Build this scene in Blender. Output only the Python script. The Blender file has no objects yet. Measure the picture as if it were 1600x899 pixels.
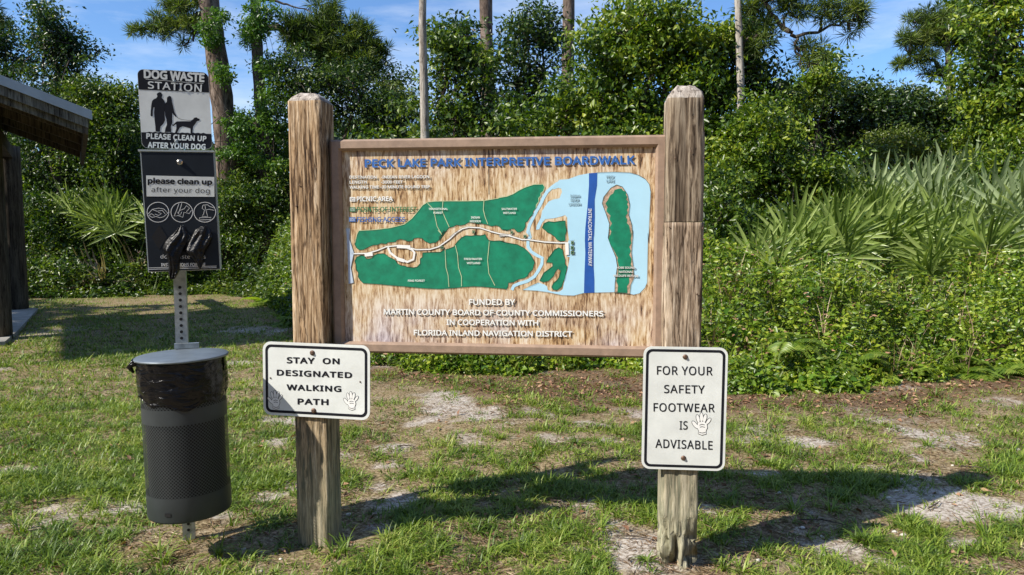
import bpy, math, random
import numpy as np
from mathutils import Vector, Matrix, geometry
rad = math.radians
random.seed(7)
RNG = np.random.default_rng(7)

# ------------------------------------------------------------------ camera
CAM_H, PITCH, FOC = 1.25, math.atan(85 / 1110), 1110.0
scene = bpy.context.scene
cam_d = bpy.data.cameras.new('camera')
cam_d.sensor_width = 36.0
cam_d.lens = 36.0 * FOC / 1600
cam_d.clip_start = 0.05
cam_d.clip_end = 2000
cam = bpy.data.objects.new('camera', cam_d)
scene.collection.objects.link(cam)
cam.location = (0, 0, CAM_H)
cam.rotation_euler = (rad(90) - PITCH, 0, 0)
scene.camera = cam

# ------------------------------------------------------------------ world, sun, exposure
SUN_EL = 41.0
SUN_DIR = Vector((-0.885 * math.cos(rad(SUN_EL)), -0.466 * math.cos(rad(SUN_EL)), math.sin(rad(SUN_EL))))  # towards the sun
world = bpy.data.worlds.new('World')
scene.world = world
world.use_nodes = True
wn = world.node_tree
wn.nodes.clear()
def N(t, typ, **kw):
    n = t.nodes.new(typ)
    for k, v in kw.items():
        if k.startswith('i_'):
            n.inputs[k[2:].replace('_', ' ')].default_value = v
        elif k.startswith('n_'):
            n.inputs[int(k[2:])].default_value = v
        else:
            setattr(n, k, v)
    return n
def L(t, a, ao, b, bi):
    t.links.new(a.outputs[ao], b.inputs[bi])
sky = N(wn, 'ShaderNodeTexSky', sky_type='NISHITA', sun_disc=False)
sky.sun_elevation = rad(SUN_EL)
sky.sun_rotation = math.atan2(SUN_DIR.x, SUN_DIR.y)
sky.air_density = 1.0
sky.dust_density = 0.4
sky.ozone_density = 2.0
bg = N(wn, 'ShaderNodeBackground')
bg.inputs['Strength'].default_value = 0.092
wo = N(wn, 'ShaderNodeOutputWorld')
tc = N(wn, 'ShaderNodeTexCoord')
mp = N(wn, 'ShaderNodeMapping')
mp.inputs['Scale'].default_value = (1.2, 1.6, 6.0)
nz = N(wn, 'ShaderNodeTexNoise', i_Scale=2.2, i_Detail=8.0, i_Roughness=0.62)
cr = N(wn, 'ShaderNodeValToRGB')
cr.color_ramp.elements[0].position = 0.45
cr.color_ramp.elements[0].color = (0, 0, 0, 1)
cr.color_ramp.elements[1].position = 0.82
cr.color_ramp.elements[1].color = (0.75, 0.75, 0.75, 1)
mx = N(wn, 'ShaderNodeMixRGB')
mx.inputs['Color2'].default_value = (7.0, 7.6, 8.4, 1)
tint = N(wn, 'ShaderNodeMixRGB', blend_type='MULTIPLY')
tint.inputs['Fac'].default_value = 1.0
tint.inputs['Color2'].default_value = (.78, 1.03, 1.33, 1)
L(wn, tc, 'Generated', mp, 'Vector'); L(wn, mp, 'Vector', nz, 'Vector'); L(wn, nz, 'Fac', cr, 'Fac')
L(wn, sky, 'Color', tint, 'Color1'); L(wn, tint, 'Color', mx, 'Color1'); L(wn, cr, 'Color', mx, 'Fac')
L(wn, mx, 'Color', bg, 'Color'); L(wn, bg, 'Background', wo, 'Surface')

sun_d = bpy.data.lights.new('sun', 'SUN')
sun_d.energy = 4.6
sun_d.angle = rad(0.55)
sun_d.color = (1.0, 0.935, 0.83)
sun = bpy.data.objects.new('sun', sun_d)
scene.collection.objects.link(sun)
sun.rotation_euler = SUN_DIR.to_track_quat('Z', 'Y').to_euler()
vs = scene.view_settings
vs.view_transform = 'Standard'; vs.look = 'None'; vs.gamma = 1.0; vs.exposure = 0.64
scene.cycles.max_bounces = 6
scene.cycles.transparent_max_bounces = 8
scene.cycles.diffuse_bounces = 3
scene.cycles.glossy_bounces = 2
scene.cycles.transmission_bounces = 4

# ------------------------------------------------------------------ picture ray -> place helpers
CP, SP = math.cos(PITCH), math.sin(PITCH)
def ray(px, py):
    a, b = (px - 800) / FOC, (449.5 - py) / FOC
    return Vector((a, CP + b * SP, -SP + b * CP))
CAMP = Vector((0, 0, CAM_H))
def at(px, py, Y):
    d = ray(px, py)
    return CAMP + d * (Y / d.y)
def gnd(px, py, z=0.0):
    d = ray(px, py)
    return CAMP + d * ((z - CAM_H) / d.z)

class Plane:
    """a flat face standing in the place: origin, right, up, normal (towards the viewer)"""
    def __init__(s, o, yaw, roll=0.0):
        s.o = Vector(o); s.yaw = yaw; s.roll = roll
        s.N = Vector((math.sin(yaw), -math.cos(yaw), 0))
        R = Vector((math.cos(yaw), math.sin(yaw), 0)); U = Vector((0, 0, 1))
        c, q = math.cos(roll), math.sin(roll)
        s.R = R * c + U * q; s.U = U * c - R * q
    def uv(s, px, py):
        d = ray(px, py)
        t = (s.o - CAMP).dot(s.N) / d.dot(s.N)
        p = CAMP + d * t - s.o
        return p.dot(s.R), p.dot(s.U)
    def P(s, u, v, w=0.0):
        return s.o + s.R * u + s.U * v + s.N * w
    def shift(s, w):
        p = Plane(s.o + s.N * w, s.yaw, s.roll); return p

# ------------------------------------------------------------------ numpy noise
def _h(ix, iy, iz, seed):
    n = (ix * 374761393 + iy * 668265263 + iz * 2147483647 + seed * 1274126177) & 0xffffffff
    n = ((n ^ (n >> 13)) * 1274126177) & 0xffffffff
    return ((n ^ (n >> 16)) & 0xffff) / 65535.0
def vnoise(p, seed=0):
    p = np.asarray(p, float); i = np.floor(p).astype(np.int64); f = p - i; f = f * f * (3 - 2 * f)
    r = 0
    for dx in (0, 1):
        for dy in (0, 1):
            for dz in (0, 1):
                w = (f[:, 0] if dx else 1 - f[:, 0]) * (f[:, 1] if dy else 1 - f[:, 1]) * (f[:, 2] if dz else 1 - f[:, 2])
                r = r + w * _h(i[:, 0] + dx, i[:, 1] + dy, i[:, 2] + dz, seed)
    return r
def fbm(p, seed=0, o=3):
    p = np.asarray(p, float); r = 0; a = 0.5; t = 0
    for k in range(o):
        r = r + a * vnoise(p * 2 ** k, seed + k); t += a; a *= 0.5
    return r / t
def p2(x, y, s, z=0.0):
    x = np.asarray(x, float); return np.stack([x * s, np.asarray(y, float) * s, np.full_like(x, z)], 1)

# ------------------------------------------------------------------ object helpers
COL = scene.collection
INV = {}
def tag(o, label=None, cat=None, group=None, kind=None):
    if label: o['label'] = label
    if cat: o['category'] = cat
    if group: o['group'] = group
    if kind: o['kind'] = kind
    return o
def thing(name, loc, rotz, label, cat, group=None):
    o = bpy.data.objects.new(name, None); COL.objects.link(o)
    o.empty_display_size = 0.2
    o.location = loc; o.rotation_euler = (0, 0, rotz)
    INV[o.name] = (Matrix.Translation(Vector(loc)) @ Matrix.Rotation(rotz, 4, 'Z')).inverted()
    return tag(o, label, cat, group)
def mesh_from(name, v, tris=None, quads=None, polys=None, smooth=False, uv=None):
    me = bpy.data.meshes.new(name)
    v = np.asarray(v, float).reshape(-1, 3)
    if polys is not None:
        me.from_pydata([tuple(a) for a in v], [], polys)
    else:
        nt = 0 if tris is None else len(tris); nq = 0 if quads is None else len(quads)
        idx = []
        if nt: idx.append(np.asarray(tris, np.int32).ravel())
        if nq: idx.append(np.asarray(quads, np.int32).ravel())
        idx = np.concatenate(idx)
        me.vertices.add(len(v)); me.vertices.foreach_set('co', v.ravel())
        me.loops.add(len(idx)); me.loops.foreach_set('vertex_index', idx)
        me.polygons.add(nt + nq)
        st = np.concatenate([np.arange(nt) * 3, nt * 3 + np.arange(nq) * 4]).astype(np.int32)
        me.polygons.foreach_set('loop_start', st)
        if uv is not None:
            l = me.uv_layers.new(name='UVMap'); l.data.foreach_set('uv', np.asarray(uv, float)[idx].ravel())
        me.update(calc_edges=True)
    if smooth:
        me.polygons.foreach_set('use_smooth', np.ones(len(me.polygons), bool))
    return me
def link(name, me, mat, parent=None):
    """vertices come in world space; a child is brought into its parent's space"""
    if parent is not None:
        key = parent.name if parent.name in INV else parent.parent.name
        me.transform(INV[key])
    if mat is not None and not me.materials: me.materials.append(mat)
    o = bpy.data.objects.new(name, me); COL.objects.link(o)
    if parent is not None: o.parent = parent
    return o

class MB:
    def __init__(s): s.v = []; s.f = []
    def add(s, v, f):
        b = len(s.v); s.v += [tuple(a) for a in v]; s.f += [tuple(b + i for i in q) for q in f]; return s
    def box(s, M, x0, x1, y0, y1, z0, z1):
        v = [M @ Vector(p) for p in ((x0,y0,z0),(x1,y0,z0),(x1,y1,z0),(x0,y1,z0),(x0,y0,z1),(x1,y0,z1),(x1,y1,z1),(x0,y1,z1))]
        return s.add(v, [(3,2,1,0),(4,5,6,7),(0,1,5,4),(1,2,6,5),(2,3,7,6),(3,0,4,7)])
    def tube(s, pts, r, n=8, cap=True):
        pts = [Vector(p) for p in pts]
        if not hasattr(r, '__len__'): r = [r] * len(pts)
        b = len(s.v); X = None
        for i, p in enumerate(pts):
            d = (pts[min(i + 1, len(pts) - 1)] - pts[max(i - 1, 0)]).normalized()
            if X is None:
                X = d.orthogonal().normalized()
            X = (X - d * X.dot(d)).normalized(); Yv = d.cross(X)
            for k in range(n):
                a = 2 * math.pi * k / n
                s.v.append(tuple(p + X * (math.cos(a) * r[i]) + Yv * (math.sin(a) * r[i])))
        for i in range(len(pts) - 1):
            for k in range(n):
                s.f.append((b + i*n + k, b + i*n + (k+1) % n, b + (i+1)*n + (k+1) % n, b + (i+1)*n + k))
        if cap:
            s.f.append(tuple(b + k for k in range(n))[::-1]); s.f.append(tuple(b + (len(pts)-1)*n + k for k in range(n)))
        return s
    def mesh(s, name, smooth=False):
        return mesh_from(name, s.v, polys=s.f, smooth=smooth)
    def build(s, name, mat, parent=None, smooth=False):
        return link(name, s.mesh(name, smooth), mat, parent)

def flat_poly(name, pl, pts_uv, w, mat, parent, holes=()):
    loops = [[Vector((u, v, 0)) for u, v in pts_uv]] + [[Vector((u, v, 0)) for u, v in h] for h in holes]
    tri = geometry.tessellate_polygon(loops)
    flat = [p for l in loops for p in l]
    v = [pl.P(p.x, p.y, w) for p in flat]
    fs = []
    for t in tri:
        a, b, c = (flat[i] for i in t)
        if (b - a).cross(c - a).z < 0: t = (t[0], t[2], t[1])
        fs.append(tuple(t))
    return link(name, mesh_from(name, v, polys=fs), mat, parent)
def ribbon_data(pts, wd):
    pts = [Vector((a[0], a[1])) for a in pts]; n = len(pts); vs_ = []
    for i, p in enumerate(pts):
        d = (pts[min(i + 1, n - 1)] - pts[max(i - 1, 0)])
        if d.length < 1e-9: d = Vector((1, 0))
        d.normalize(); q = Vector((-d.y, d.x)) * (wd[i] if hasattr(wd, '__len__') else wd) / 2
        vs_ += [p + q, p - q]
    return vs_, [(2*i+1, 2*i+3, 2*i+2, 2*i) for i in range(n - 1)]
def ribbons(name, pl, lines, wd, w, mat, parent):
    m = MB()
    for ln in lines:
        v, f = ribbon_data(ln, wd); m.add([pl.P(a.x, a.y, w) for a in v], f)
    return m.build(name, mat, parent)
def rrect(u0, v0, u1, v1, r, n=6):
    o = []
    for cx, cy, a0 in ((u1-r, v0+r, -90), (u1-r, v1-r, 0), (u0+r, v1-r, 90), (u0+r, v0+r, 180)):
        for k in range(n + 1):
            a = rad(a0 + 90 * k / n); o.append((cx + r*math.cos(a), cy + r*math.sin(a)))
    return o
def plate(name, pl, pts, t, mat, parent):
    n = len(pts)
    v = [pl.P(a, b, 0) for a, b in pts] + [pl.P(a, b, -t) for a, b in pts]
    f = [tuple(range(n)), tuple(range(2*n-1, n-1, -1))] + [(i, i+n, (i+1) % n + n, (i+1) % n) for i in range(n)]
    return link(name, mesh_from(name, v, polys=f), mat, parent)
def disc(pl, u, v, r, w, n=16, dome=0.0):
    vv = [pl.P(u + r*math.cos(2*math.pi*k/n), v + r*math.sin(2*math.pi*k/n), w) for k in range(n)]
    vv += [pl.P(u + .6*r*math.cos(2*math.pi*k/n), v + .6*r*math.sin(2*math.pi*k/n), w + dome) for k in range(n)]
    return vv, [(k, (k+1) % n, n + (k+1) % n, n + k) for k in range(n)] + [tuple(n + k for k in range(n))]

FONT = None
try:   # the sans face that ships inside Blender; the built-in face is the fallback
    import os
    _p = os.path.join(bpy.utils.system_resource('DATAFILES'), 'fonts', 'NotoSansHebrew-Regular.woff2')
    if os.path.exists(_p): FONT = bpy.data.fonts.load(_p)
except Exception: FONT = None
_tc = {}
def text_shape(s, bold=0.0, space=1.0):
    k = (s, bold, space)
    if k not in _tc:
        cu = bpy.data.curves.new('lettering', 'FONT'); cu.body = s; cu.size = 1
        cu.space_character = space; cu.resolution_u = 5
        if FONT: cu.font = FONT
        ob = bpy.data.objects.new('lettering', cu); COL.objects.link(ob)
        dg = bpy.context.evaluated_depsgraph_get(); dg.update()
        me = bpy.data.meshes.new_from_object(ob.evaluated_get(dg))
        v = np.array([tuple(a.co) for a in me.vertices]); f = [tuple(p.vertices) for p in me.polygons]
        v[:, 2] = 0
        if bold > .006:      # heavier strokes: the same letters shifted round, each a hair above the last
            n0, v0, f0 = len(v), v.copy(), list(f)
            for k in range(8):
                a_ = k * math.pi / 4; v = np.concatenate([v, v0 + [math.cos(a_) * bold * .8, math.sin(a_) * bold * .8, (k + 1) * .00003]])
                f += [tuple(i + n0 * (k + 1) for i in p) for p in f0]
        bpy.data.objects.remove(ob); bpy.data.meshes.remove(me); bpy.data.curves.remove(cu)
        lo, hi = v.min(0), v.max(0)
        _tc[k] = ((v[:, :2] - lo[:2]) / np.maximum(hi[:2] - lo[:2], 1e-6), f, v[:, 2])
    return _tc[k]
def text(pl, s, quad, w, mat, parent, bold=0.0, space=1.0, du=0, dv=0):
    """quad: picture corners TL, TR, BR, BL of the written line, laid onto the plane"""
    n, f, zz_ = text_shape(s, bold, space)
    tl, tr, br, bl = (np.array(pl.uv(*q)) for q in quad)
    a, b = n[:, :1], n[:, 1:2]
    uv = (bl * (1-a) + br * a) * (1-b) + (tl * (1-a) + tr * a) * b
    v = [pl.P(x + du, y + dv, w + z_) for (x, y), z_ in zip(uv, zz_)]
    return link('lettering', mesh_from('lettering', v, polys=f), mat, parent)
def quad4(x0, y0, x1, y1, dy=0.0):
    return ((x0, y0), (x1, y0 + dy), (x1, y1 + dy), (x0, y1))

# ------------------------------------------------------------------ materials
def newmat(name):
    m = bpy.data.materials.new(name); m.use_nodes = True
    t = m.node_tree; b = t.nodes['Principled BSDF']; return m, t, b
def ramp(t, stops, interp='LINEAR'):
    r = N(t, 'ShaderNodeValToRGB'); e = r.color_ramp.elements; r.color_ramp.interpolation = interp
    while len(e) < len(stops): e.new(0.5)
    for i, (p, c) in enumerate(stops):
        e[i].position = p; e[i].color = (c[0], c[1], c[2], 1)
    return r
def noise_of(t, scale, detail=5, rough=0.6, vec=None, sc=None, coord='Object'):
    c = N(t, 'ShaderNodeTexCoord'); m = N(t, 'ShaderNodeMapping')
    if sc: m.inputs['Scale'].default_value = sc
    n = N(t, 'ShaderNodeTexNoise', i_Scale=scale, i_Detail=float(detail), i_Roughness=rough)
    L(t, c, coord, m, 'Vector'); L(t, m, 'Vector', n, 'Vector'); return n
def bump(t, b, src, out='Fac', strength=0.3, dist=0.01):
    n = N(t, 'ShaderNodeBump', i_Strength=strength, i_Distance=dist)
    L(t, src, out, n, 'Height'); L(t, n, 'Normal', b, 'Normal'); return n
def paint(name, col, rough=0.5, metal=0.0, var=0.12, scale=14, bmp=0.05, spec=0.5):
    m, t, b = newmat(name)
    n = noise_of(t, scale, 6, 0.65)
    lo = [c * (1 - var * 1.4) for c in col]; hi = [min(1, c * (1 + var)) for c in col]
    r = ramp(t, [(0.3, lo), (0.7, hi)]); L(t, n, 'Fac', r, 'Fac'); L(t, r, 'Color', b, 'Base Color')
    b.inputs['Roughness'].default_value = rough; b.inputs['Metallic'].default_value = metal
    b.inputs['Specular IOR Level'].default_value = spec
    if bmp: bump(t, b, n, strength=bmp, dist=0.004)
    return m
def weathered(name, stops, sc=(1, 1, .06), grain=42, knots=True, bmp=0.7, green=0.0):
    m, t, b = newmat(name)
    g = noise_of(t, grain, 7, 0.62, sc=sc); g.inputs['Distortion'].default_value = 0.6
    big = noise_of(t, 7, 3, 0.5, sc=(1.4, 1.4, .28))
    mxv = N(t, 'ShaderNodeMath', operation='MULTIPLY_ADD'); mxv.inputs[1].default_value = 0.55
    sub = N(t, 'ShaderNodeMath', operation='SUBTRACT'); sub.inputs[1].default_value = 0.5
    L(t, big, 'Fac', sub, 0); L(t, sub, 'Value', mxv, 0); L(t, g, 'Fac', mxv, 2)
    r = ramp(t, stops); L(t, mxv, 'Value', r, 'Fac')
    out = r
    ck = noise_of(t, 30, 6, .6, sc=(1, 1, .05)); ck.inputs['Distortion'].default_value = .35
    cr_ = ramp(t, [(.472, (1, 1, 1)), (.492, (.16, .12, .10)), (.502, (.16, .12, .10)), (.522, (1, 1, 1))]); L(t, ck, 'Fac', cr_, 'Fac')
    cm = N(t, 'ShaderNodeMixRGB', blend_type='MULTIPLY'); cm.inputs['Fac'].default_value = .85
    L(t, r, 'Color', cm, 'Color1'); L(t, cr_, 'Color', cm, 'Color2'); out = cm
    fine = noise_of(t, 260, 4, 0.7, sc=(1, 1, .07))
    r2 = ramp(t, [(0.3, (.62, .6, .58)), (0.6, (1.05, 1.05, 1.05))]); L(t, fine, 'Fac', r2, 'Fac')
    mu = N(t, 'ShaderNodeMixRGB', blend_type='MULTIPLY'); mu.inputs['Fac'].default_value = 0.8
    L(t, out, 'Color', mu, 'Color1'); L(t, r2, 'Color', mu, 'Color2'); out = mu
    if green > 0:   # algae on the lowest metre
        c = N(t, 'ShaderNodeTexCoord'); sx = N(t, 'ShaderNodeSeparateXYZ'); L(t, c, 'Object', sx, 'Vector')
        mr = N(t, 'ShaderNodeMapRange', i_From_Min=0.75, i_From_Max=0.15, i_To_Min=0.0, i_To_Max=green)
        L(t, sx, 'Z', mr, 'Value')
        gm = N(t, 'ShaderNodeMixRGB', blend_type='MIX'); gm.inputs['Color2'].default_value = (.40, .42, .29, 1)
        L(t, mr, 'Result', gm, 'Fac'); L(t, out, 'Color', gm, 'Color1')
        mu2 = N(t, 'ShaderNodeMixRGB', blend_type='MULTIPLY'); mu2.inputs['Fac'].default_value = 0.9
        L(t, gm, 'Color', mu2, 'Color1'); L(t, r2, 'Color', mu2, 'Color2'); out = mu2
    L(t, out, 'Color', b, 'Base Color')
    b.inputs['Roughness'].default_value = 0.85; b.inputs['Specular IOR Level'].default_value = 0.2
    bump(t, b, mu, 'Color', bmp, 0.004)
    return m
def leafmat(name, stops, trans=0.33, rough=0.38, clump=1.3, spec=0.5):
    m, t, b = newmat(name)
    gi = N(t, 'ShaderNodeNewGeometry')
    n = noise_of(t, clump, 2, 0.5)
    a = N(t, 'ShaderNodeMath', operation='MULTIPLY_ADD'); a.inputs[1].default_value = 0.55
    s = N(t, 'ShaderNodeMath', operation='SUBTRACT'); s.inputs[1].default_value = 0.25
    L(t, gi, 'Random Per Island', a, 0); L(t, n, 'Fac', s, 0)
    L(t, s, 'Value', a, 2)
    r = ramp(t, stops); L(t, a, 'Value', r, 'Fac'); L(t, r, 'Color', b, 'Base Color')
    b.inputs['Roughness'].default_value = rough; b.inputs['Specular IOR Level'].default_value = spec
    tr = N(t, 'ShaderNodeBsdfTranslucent')
    hs = N(t, 'ShaderNodeMixRGB', blend_type='MULTIPLY'); hs.inputs['Fac'].default_value = 1
    hs.inputs['Color2'].default_value = (1.5, 1.6, .6, 1)
    L(t, r, 'Color', hs, 'Color1'); L(t, hs, 'Color', tr, 'Color')
    ms = N(t, 'ShaderNodeMixShader'); ms.inputs['Fac'].default_value = trans
    o = t.nodes['Material Output']
    L(t, b, 'BSDF', ms, 1); L(t, tr, 'BSDF', ms, 2); L(t, ms, 'Shader', o, 'Surface')
    return m

M = {}
M['post_tan'] = weathered('tan_weathered_wood', [(0.30, (.035,.022,.014)), (0.40, (.13,.078,.042)), (0.46, (.36,.235,.13)), (0.54, (.50,.355,.215)), (0.64, (.64,.50,.35))], grain=88, green=.45)
M['post_grey'] = weathered('grey_weathered_wood', [(0.30, (.045,.032,.024)), (0.40, (.15,.105,.072)), (0.47, (.35,.26,.18)), (0.55, (.47,.37,.27)), (0.66, (.60,.50,.39))], grain=88, green=.6)
M['post_grey_top'] = weathered('grey_brown_old_wood', [(0.3, (.045,.032,.022)), (0.42, (.15,.11,.075)), (0.5, (.28,.22,.155)), (0.64, (.42,.35,.26))], grain=70)
M['cap_wood'] = weathered('silvery_end_grain', [(0.25, (.16,.13,.11)), (0.5, (.42,.37,.32)), (0.72, (.6,.55,.49))], sc=(1, .15, 1))
M['grey_timber'] = weathered('grey_green_weathered_board', [(0.3, (.05,.048,.04)), (0.5, (.13,.13,.11)), (0.7, (.24,.24,.20))])
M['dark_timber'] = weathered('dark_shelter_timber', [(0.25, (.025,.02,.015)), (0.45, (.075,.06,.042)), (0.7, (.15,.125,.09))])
M['frame'] = paint('dusty_brown_frame', (.31,.215,.155), .6, var=.16, scale=26, bmp=.2)
M['white_sign'] = paint('off_white_sign_face', (.72,.745,.715), .38, var=.09, scale=9, bmp=.02)
M['black_print'] = paint('black_print', (.010,.011,.016), .6, var=.1, bmp=0, spec=.2)
M['white_print'] = paint('white_print', (.84,.84,.81), .5, var=.06, bmp=0)
M['shadow_print'] = paint('dark_drop_print', (.06,.05,.045), .5, var=.1, bmp=0)
M['blue_print'] = paint('blue_print', (.03,.13,.42), .5, var=.1, bmp=0)
M['pale_blue_print'] = paint('pale_blue_print', (.50,.60,.74), .5, var=.15, bmp=0)
M['deep_blue_print'] = paint('deep_blue_print', (.015,.09,.38), .5, var=.1, scale=30, bmp=0)
M['green_print'] = paint('green_print', (.004,.215,.115), .5, var=.24, scale=22, bmp=.05)
M['dark_green_print'] = paint('dark_green_print', (.01,.07,.04), .5, bmp=0)
M['green_letter'] = paint('green_letter', (.02,.17,.07), .5, bmp=0)
M['water_print'] = paint('light_blue_print', (.43,.70,.86), .45, var=.05, scale=5, bmp=0)
M['cream_print'] = paint('cream_print', (.50,.62,.36), .5, bmp=0)
M['land_edge'] = paint('sandy_edge_print', (.48,.34,.24), .6, var=.5, scale=120, bmp=0)
M['dark_metal'] = paint('dark_charcoal_metal', (.012,.017,.024), .55, var=.15, scale=10, bmp=.02, spec=.25)
M['bin_metal'] = paint('charcoal_powder_coat', (.032,.039,.042), .5, var=.15, scale=8, bmp=.03)
M['lid_metal'] = paint('grey_lid_metal', (.16,.19,.215), .45, .3, var=.15, scale=12, bmp=.05)
M['edge_metal'] = paint('pale_grey_edge_metal', (.45,.5,.5), .4, .3, var=.08, scale=12, bmp=.03)
M['galv'] = paint('galvanised_steel', (.36,.40,.42), .42, .6, var=.22, scale=40, bmp=.08)
M['bolt'] = paint('rusty_bolt', (.16,.10,.07), .55, .5, var=.4, scale=90, bmp=.3)
M['chrome'] = paint('steel_lock', (.55,.53,.5), .25, .9, var=.1, bmp=0)
M['hole'] = paint('hole_dark', (.006,.006,.007), .8, var=.1, bmp=0)
M['roof_metal'] = paint('pale_roof_metal', (.42,.47,.49), .4, .4, var=.1, scale=4, bmp=.03)
M['concrete'] = paint('slab_concrete', (.34,.33,.30), .85, var=.25, scale=5, bmp=.2)
M['bark'] = weathered('pine_bark', [(0.3, (.045,.032,.025)), (0.5, (.16,.115,.085)), (0.72, (.32,.25,.20))], sc=(1, 1, .35), grain=14, bmp=1.0)
M['bark_grey'] = weathered('pale_grey_bark', [(0.3, (.20,.17,.14)), (0.5, (.38,.34,.29)), (0.7, (.52,.48,.42))], sc=(1, 1, .2), grain=16, bmp=.6)
M['bark_dark'] = weathered('dark_bark', [(0.3, (.03,.025,.02)), (0.5, (.09,.07,.055)), (0.7, (.17,.14,.11))], sc=(1, 1, .3), grain=16, bmp=.8)
M['dead'] = leafmat('dead_brown_leaf', [(0.0, (.07,.035,.018)), (.5, (.26,.13,.07)), (1, (.50,.33,.2))], .1, .7, 3)
M['straw'] = leafmat('dry_straw', [(0.0, (.10,.06,.035)), (.5, (.30,.20,.12)), (1, (.58,.47,.32))], .1, .7, 3)
M['dead_frond'] = leafmat('dead_palm_leaf', [(0.0, (.16,.11,.07)), (.5, (.32,.25,.17)), (1, (.5,.43,.33))], .15, .6, 3)
def greens(name, d, m_, b_, h_, **k):
    return leafmat(name, [(0.05, d), (.35, m_), (.62, b_), (.95, h_)], **k)
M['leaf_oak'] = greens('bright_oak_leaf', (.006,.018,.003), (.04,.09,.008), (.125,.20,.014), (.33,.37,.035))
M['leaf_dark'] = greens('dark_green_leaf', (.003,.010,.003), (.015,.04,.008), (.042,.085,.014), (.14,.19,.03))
M['leaf_mid'] = greens('mid_green_leaf', (.004,.014,.003), (.025,.062,.008), (.08,.14,.014), (.22,.27,.035))
M['leaf_olive'] = greens('olive_leaf', (.025,.045,.008), (.06,.10,.015), (.12,.165,.022), (.2,.22,.035))
M['leaf_cover'] = greens('ground_cover_leaf', (.016,.040,.005), (.085,.165,.012), (.20,.29,.022), (.38,.41,.045), clump=2.2)
M['leaf_vine'] = greens('vine_leaf', (.02,.06,.008), (.05,.12,.016), (.09,.18,.02), (.15,.24,.03))
M['grape'] = greens('broad_vine_leaf', (.05,.12,.012), (.09,.20,.02), (.16,.28,.028), (.26,.34,.04), trans=.4)
M['needle'] = greens('pine_needle', (.012,.03,.006), (.05,.09,.014), (.12,.18,.028), (.24,.28,.05), trans=.3, rough=.5)
M['grass'] = greens('grass_blade', (.028,.060,.006), (.095,.165,.013), (.18,.265,.024), (.38,.40,.09), trans=.25, rough=.5, clump=3)
M['palmetto'] = greens('palmetto_leaf', (.05,.075,.035), (.22,.28,.145), (.42,.50,.28), (.62,.68,.45), trans=.3, rough=.33, clump=2)
M['palmetto_green'] = greens('green_palmetto_leaf', (.03,.055,.012), (.16,.23,.055), (.34,.43,.13), (.54,.6,.26), trans=.35, rough=.33, clump=2)

# black bag plastic
m, t, b = newmat('black_bag_plastic'); M['bag'] = m
b.inputs['Base Color'].default_value = (.004, .004, .005, 1); b.inputs['Roughness'].default_value = .17
b.inputs['Specular IOR Level'].default_value = .32
n = noise_of(t, 13, 4, .55, sc=(1, 1, 2.6)); n.inputs['Distortion'].default_value = 1.5; bump(t, b, n, strength=.7, dist=.012)

M['bag_soft'] = m.copy(); M['bag_soft'].name = 'crumpled_black_bag'
M['bag_soft'].node_tree.nodes['Principled BSDF'].inputs['Roughness'].default_value = .38
# the perforated bin wall: real see-through holes
m, t, b = newmat('perforated_charcoal_metal'); M['perf'] = m
b.inputs['Base Color'].default_value = (.036, .043, .046, 1); b.inputs['Roughness'].default_value = .45
c = N(t, 'ShaderNodeUVMap')
def dots(off):
    a = N(t, 'ShaderNodeVectorMath', operation='ADD'); a.inputs[1].default_value = (off, off, 0)
    f = N(t, 'ShaderNodeVectorMath', operation='FRACTION'); s = N(t, 'ShaderNodeVectorMath', operation='SUBTRACT')
    s.inputs[1].default_value = (.5, .5, 0); l = N(t, 'ShaderNodeVectorMath', operation='LENGTH')
    L(t, c, 'UV', a, 0); L(t, a, 'Vector', f, 0); L(t, f, 'Vector', s, 0); L(t, s, 'Vector', l, 0); return l
d1, d2 = dots(0), dots(.5)
mn = N(t, 'ShaderNodeMath', operation='MINIMUM'); L(t, d1, 'Value', mn, 0); L(t, d2, 'Value', mn, 1)
lt = N(t, 'ShaderNodeMath', operation='LESS_THAN'); lt.inputs[1].default_value = .27; L(t, mn, 'Value', lt, 0)
tp = N(t, 'ShaderNodeBsdfTransparent'); ms = N(t, 'ShaderNodeMixShader')
L(t, lt, 'Value', ms, 'Fac'); L(t, b, 'BSDF', ms, 1); L(t, tp, 'BSDF', ms, 2); L(t, ms, 'Shader', t.nodes['Material Output'], 'Surface')

# printed wood photograph on the map board
m, t, b = newmat('printed_wood_grain_panel'); M['panel'] = m
g = noise_of(t, 72, 10, .80, sc=(1, 1, .11)); g.inputs['Distortion'].default_value = 1.0
g2 = noise_of(t, 120, 4, .6, sc=(1, 1, .22))
bigb = noise_of(t, 3.2, 4, .6, sc=(1, 1, .8))
r = ramp(t, [(.32, (.05,.028,.014)), (.405, (.23,.125,.055)), (.46, (.46,.29,.14)), (.53, (.62,.46,.27)), (.64, (.74,.64,.47))])
ma = N(t, 'ShaderNodeMath', operation='MULTIPLY_ADD'); ma.inputs[1].default_value = .5
sb = N(t, 'ShaderNodeMath', operation='SUBTRACT'); sb.inputs[1].default_value = .5
mb2 = N(t, 'ShaderNodeMath', operation='MULTIPLY_ADD'); mb2.inputs[1].default_value = .42; mb2.inputs[2].default_value = -.20
bg3 = noise_of(t, 6, 4, .6, sc=(1, 1, .45)); L(t, bg3, 'Fac', mb2, 0)
ma3 = N(t, 'ShaderNodeMath', operation='ADD'); L(t, mb2, 'Value', ma3, 0); L(t, g, 'Fac', ma3, 1)
L(t, g2, 'Fac', sb, 0); L(t, sb, 'Value', ma, 0); L(t, ma3, 'Value', ma, 2); L(t, ma, 'Value', r, 'Fac')
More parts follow.
